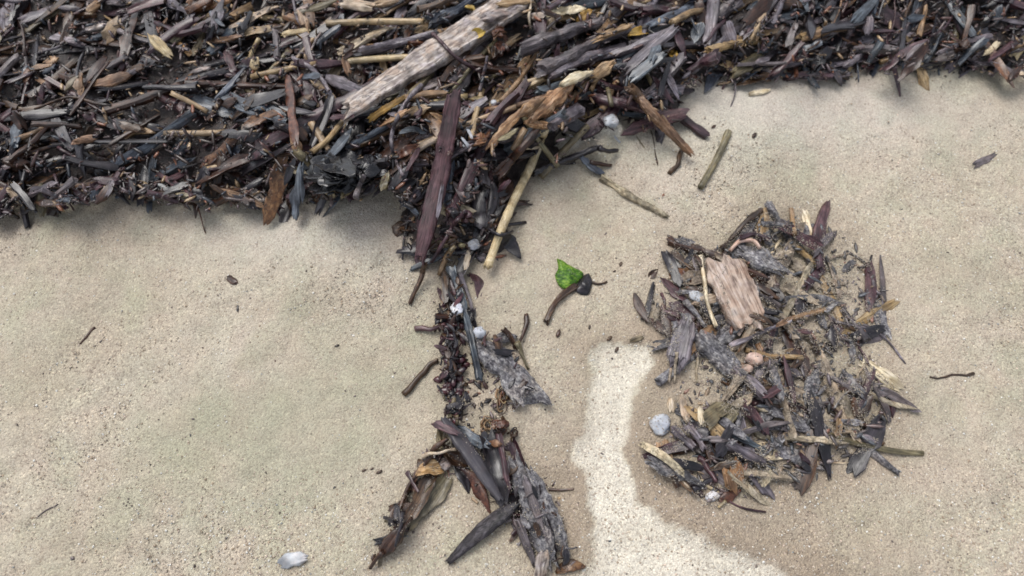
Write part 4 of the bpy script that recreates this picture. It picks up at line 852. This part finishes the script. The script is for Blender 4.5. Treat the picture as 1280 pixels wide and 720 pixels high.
H('stick', 'stick', [(842, 536), (854, 546), (866, 558)], 11, 'lilac', "lilac stick right of the round bluish pebble", 'stick', lift=.001)
H('stick', 'stick', [(858, 532), (870, 544), (880, 562)], 12, 'lilac', "second lilac stick, further right of the bluish pebble", 'stick')
c9 = H('driftwood_chunk', 'wood_splinter', [(817, 578), (842, 588), (868, 600)], 22, 'sandy', "spindle shaped grey chunk at the lower left of the right pile", 'driftwood', lift=.001); crust(c9, 700)
H('plank', 'plank', [(914, 582), (920, 608)], 26, 'orange', "tan orange wood chip at the bottom of the right pile", 'wood chip', lift=.004)
H('stick', 'stick', [(910, 554), (930, 566), (956, 578)], 15, 'lilac', "lilac grey stick at the lower right edge", 'stick', lift=.002)
H('stick', 'stick', [(914, 540), (934, 552), (956, 564)], 12, 'slate', "slate stick above the lilac grey stick, lower right", 'stick')
H('dead_leaf', 'dead_leaf', [(898, 626), (912, 620), (926, 612)], 13, 'rust', "reddish leaf at the bottom tip of the right pile", 'leaf')
Lm('shell_fragment', (891, 620), 18, 11, 20, 'white', "white shell bit at the bottom tip of the right pile", 'shell', hratio=.5, rough=.22)
H('twig', 'twig', [(866, 612), (880, 606), (896, 598)], 8, 'black', "black twig low in the right pile", 'twig')
H('twig', 'twig', [(872, 572), (884, 584), (894, 604)], 8, 'plum', "plum twig right of the spindle shaped chunk", 'twig')

# --- last loose pieces on top, small
for x_, y_, l_ in LAND:
    KEEP.append((x_, y_, 7 if y_ < 330 else 10))
KEEP += [(676, 170, 22), (668, 190, 20), (660, 212, 20), (650, 236, 18), (636, 270, 18), (620, 305, 18), (715, 195, 30), (750, 180, 30), (700, 120, 24), (860, 180, 30), (835, 150, 24), (612, 60, 22), (445, 130, 24), (428, 210, 36), (455, 203, 18), (556, 172, 20), (550, 210, 18), (545, 250, 18), (530, 300, 18), (690, 130, 32), (655, 150, 14), (460, 120, 24), (500, 95, 24), (540, 70, 26), (590, 38, 26), (635, 5, 22), (640, 260, 18), (668, 194, 14), (622, 310, 16), (590, 560, 24), (610, 600, 24), (600, 665, 34), (660, 620, 24), (680, 660, 28), (692, 90, 14), (722, 34, 20), (730, 60, 18), (760, 48, 18), (690, 48, 18), (470, 28, 14), (500, 28, 14), (480, 73, 14), (570, 380, 14), (580, 400, 12), (592, 440, 14), (918, 366, 40), (890, 440, 20), (855, 430, 20), (826, 530, 20), (526, 620, 20), (540, 610, 20), (490, 680, 14)]
scatter(EDGE_IN, 120, (-60, -40, 420, 250), topmat, scale=.85)
scatter(EDGE_IN, 90, (930, -40, 1340, 110), topmat, scale=.85)
scatter(EDGE_IN, 34, (364, -20, 955, 330), topmat, scale=.55)
scatter(CHAIN_PX, 14, (460, 330, 716, 712), DARKS, scale=.38, amean=60, asd=60)
scatter(RIGHT_PX, 26, (810, 300, 960, 630), SANDY, scale=.6, asd=60)
scatter(RIGHT_PX, 26, (800, 290, 1125, 640), SANDY, scale=.42, asd=60)
# a few strays on the open sand beyond the two piles
for (x, y, m_, k) in ((110, 420, 'brown', 'twig'), (60, 640, 'grey', 'twig'), (290, 350, 'brown', 'wood_chip'), (1190, 470, 'brown', 'twig'), (1230, 200, 'grey', 'wood_splinter')):
    filler(x, y, m_, kind=k, scale=.7, sink=.45)

# ------------------------------------------------------------------ labels of the loose pieces, from what they are and what they lie beside
SHORT = [(x, y, l) for x, y, l in LAND if len(l.split()) <= 8]
def where(x, y):
    if y > 300 and x < 350: return "on the open sand far left" + (" near the bottom" if y > 600 else "")
    if y > 130 and x > 1040: return "on the open sand far right" + (", low down" if y > 550 else "")
    if x < 340:
        return ("at the top of" if y < 60 else "amid" if y < 160 else "at the foot of")+" the heap's " + ("far left end" if x < 70 else "left end" if x < 150 else "left part" if x < 250 else "left middle")
    if x > 1010:
        return ("at the top of" if y < 45 else "at the foot of")+" the heap's " + ("far right end" if x > 1200 else "right end" if x > 1100 else "right part")
    b = min(SHORT, key=lambda t: (t[0]-x)**2+(t[1]-y)**2)
    dx, dy = x-b[0], y-b[1]
    d = ("right of" if dx > 0 else "left of") if abs(dx) > abs(dy) else ("below" if dy > 0 else "above")
    return d+" the "+b[2]
cnt = Counter(); LAB = []
for (o, kind, mat, x, y, ln, wd, an) in FILL:
    nm, cat, grp = NAMES[kind]
    size = 'short' if ln < 28 else 'long' if ln > 62 else ''
    slim = 'slim' if wd/ln < .16 and kind != 'twig' else 'broad' if wd/ln > .42 and kind not in ('wood_chip',) else ''
    an = (an+90) % 180-90; ori = 'level' if abs(an) < 12 else 'upright' if abs(an) > 72 else 'up-right' if an > 0 else 'down-right'
    oris = {'level': 'lying level', 'upright': 'pointing down', 'up-right': 'slanting up right', 'down-right': 'slanting down right'}[ori]
    wh = where(x, y)
    for combo in ((size, slim, WORD[mat], cat, oris), (size, WORD[mat], cat, oris), (slim, WORD[mat], cat, oris), (WORD[mat], cat, oris), (size or slim, WORD[mat], cat), (WORD[mat], cat)):
        words = (' '.join(w_ for w_ in combo if w_)+' '+wh).split()
        if len(words) <= 12: break
    LAB.append([o, ' '.join(words), cat, grp, x, y, ln, wd, an])

bylab = {}
for e in LAB: bylab.setdefault(e[1], []).append(e)
for lb, es in bylab.items():
    if len(es) > 1:
        key = 4 if max(e[4] for e in es)-min(e[4] for e in es) > max(e[5] for e in es)-min(e[5] for e in es) else 5
        es.sort(key=lambda e: e[key]); n_ = len(es)
        words_ = ({2: ['leftmost', 'rightmost'], 3: ['leftmost', 'middle', 'rightmost']} if key == 4 else {2: ['upper', 'lower'], 3: ['uppermost', 'middle', 'lowest']}).get(n_)
        if words_ is None: words_ = [('leftmost', 'rightmost') if key == 4 else ('uppermost', 'lowest')][0]; words_ = [words_[0]]+['']*(n_-2)+[words_[1]]
        if n_ > 3: words_ = [('%s of %s' % (o_, 'these')) for o_ in ()] or [words_[0]]+[('second', 'third', 'fourth', 'fifth', 'sixth', 'seventh', 'eighth')[min(k, 6)]+(' from left' if key == 4 else ' from top') for k in range(n_-2)]+[words_[-1]]
        for e, w_ in zip(es, words_):
            t_ = (w_+' '+lb) if ' ' not in w_ else lb+', '+w_
            e[1] = ' '.join(t_.split()[:16]) if len(t_.split()) <= 16 else lb
for o, lb, cat, grp, *_ in LAB: tag(o, lb, cat, grp)

# ------------------------------------------------------------------ drifted sand and coarse grains
for nm, poly, n, box, ex, lab in (("drifted_grains", RIGHT_PX, 46000, (795, 255, 1135, 645), 2, "sand grains drifted over the right pile"), ("clinging_grains", CHAIN_PX, 3400, (450, 325, 730, 715), -2, "sand grains clinging to the middle chain")):
    W = pts_in(poly, n, box, lambda W: hat(W[:, 0], W[:, 1])+.0002, ex); kp = vn(W[:, 0]*28, W[:, 1]*28)+.5*vn(W[:, 0]*80, W[:, 1]*80) > (-.08 if nm[0] == 'd' else .12); W = W[kp]; n = len(W)
    r_ = rng.lognormal(math.log(.0009), .3, n).clip(.0005, .0015); cc = np.array([(.42, .37, .30), (.34, .29, .22), (.24, .20, .16), (.30, .28, .26), (.14, .12, .11)])[rng.choice(5, n, p=[.25, .3, .2, .15, .1])]
    dm_ = bits(nm, W, cc*rng.uniform(.85, 1.15, (n, 1)), r_, r_*.85); dm_.materials.append(GRAIN); tag(link(nm, dm_), lab, 'sand grains', kind="stuff")
ng = 62000
x = rng.uniform(-20, 1300, ng); y = rng.uniform(60, 735, ng); W = ground(x, y, 0.); W = ground(x, y, sand_h(W[:, 0], W[:, 1]))
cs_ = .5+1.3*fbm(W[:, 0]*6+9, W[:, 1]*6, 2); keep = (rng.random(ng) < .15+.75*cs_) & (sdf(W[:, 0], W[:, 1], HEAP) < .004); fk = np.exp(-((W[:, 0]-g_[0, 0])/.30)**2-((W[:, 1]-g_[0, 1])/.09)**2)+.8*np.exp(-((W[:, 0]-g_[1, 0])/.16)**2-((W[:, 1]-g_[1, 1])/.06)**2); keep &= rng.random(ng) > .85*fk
W = W[keep]; n = len(W)
sp = np.array([(.62, .58, .52), (.45, .37, .28), (.30, .22, .15), (.12, .09, .075), (.42, .33, .26), (.55, .42, .33), (.25, .25, .24)]); ch = rng.choice(7, n, p=[.13, .31, .16, .03, .28, .06, .03])
r_ = rng.lognormal(math.log(.0017), .3, n).clip(.0009, .0036)
gm = bits("coarse_grains", W, sp[ch]*np.array([.96, 1., 1.03])*rng.uniform(.85, 1.15, (n, 1)), r_, r_*.85); gm.materials.append(GRAIN)
tag(link("coarse_grains", gm), "coarse grains and shell grit strewn over the sand", 'sand grains', kind="stuff")
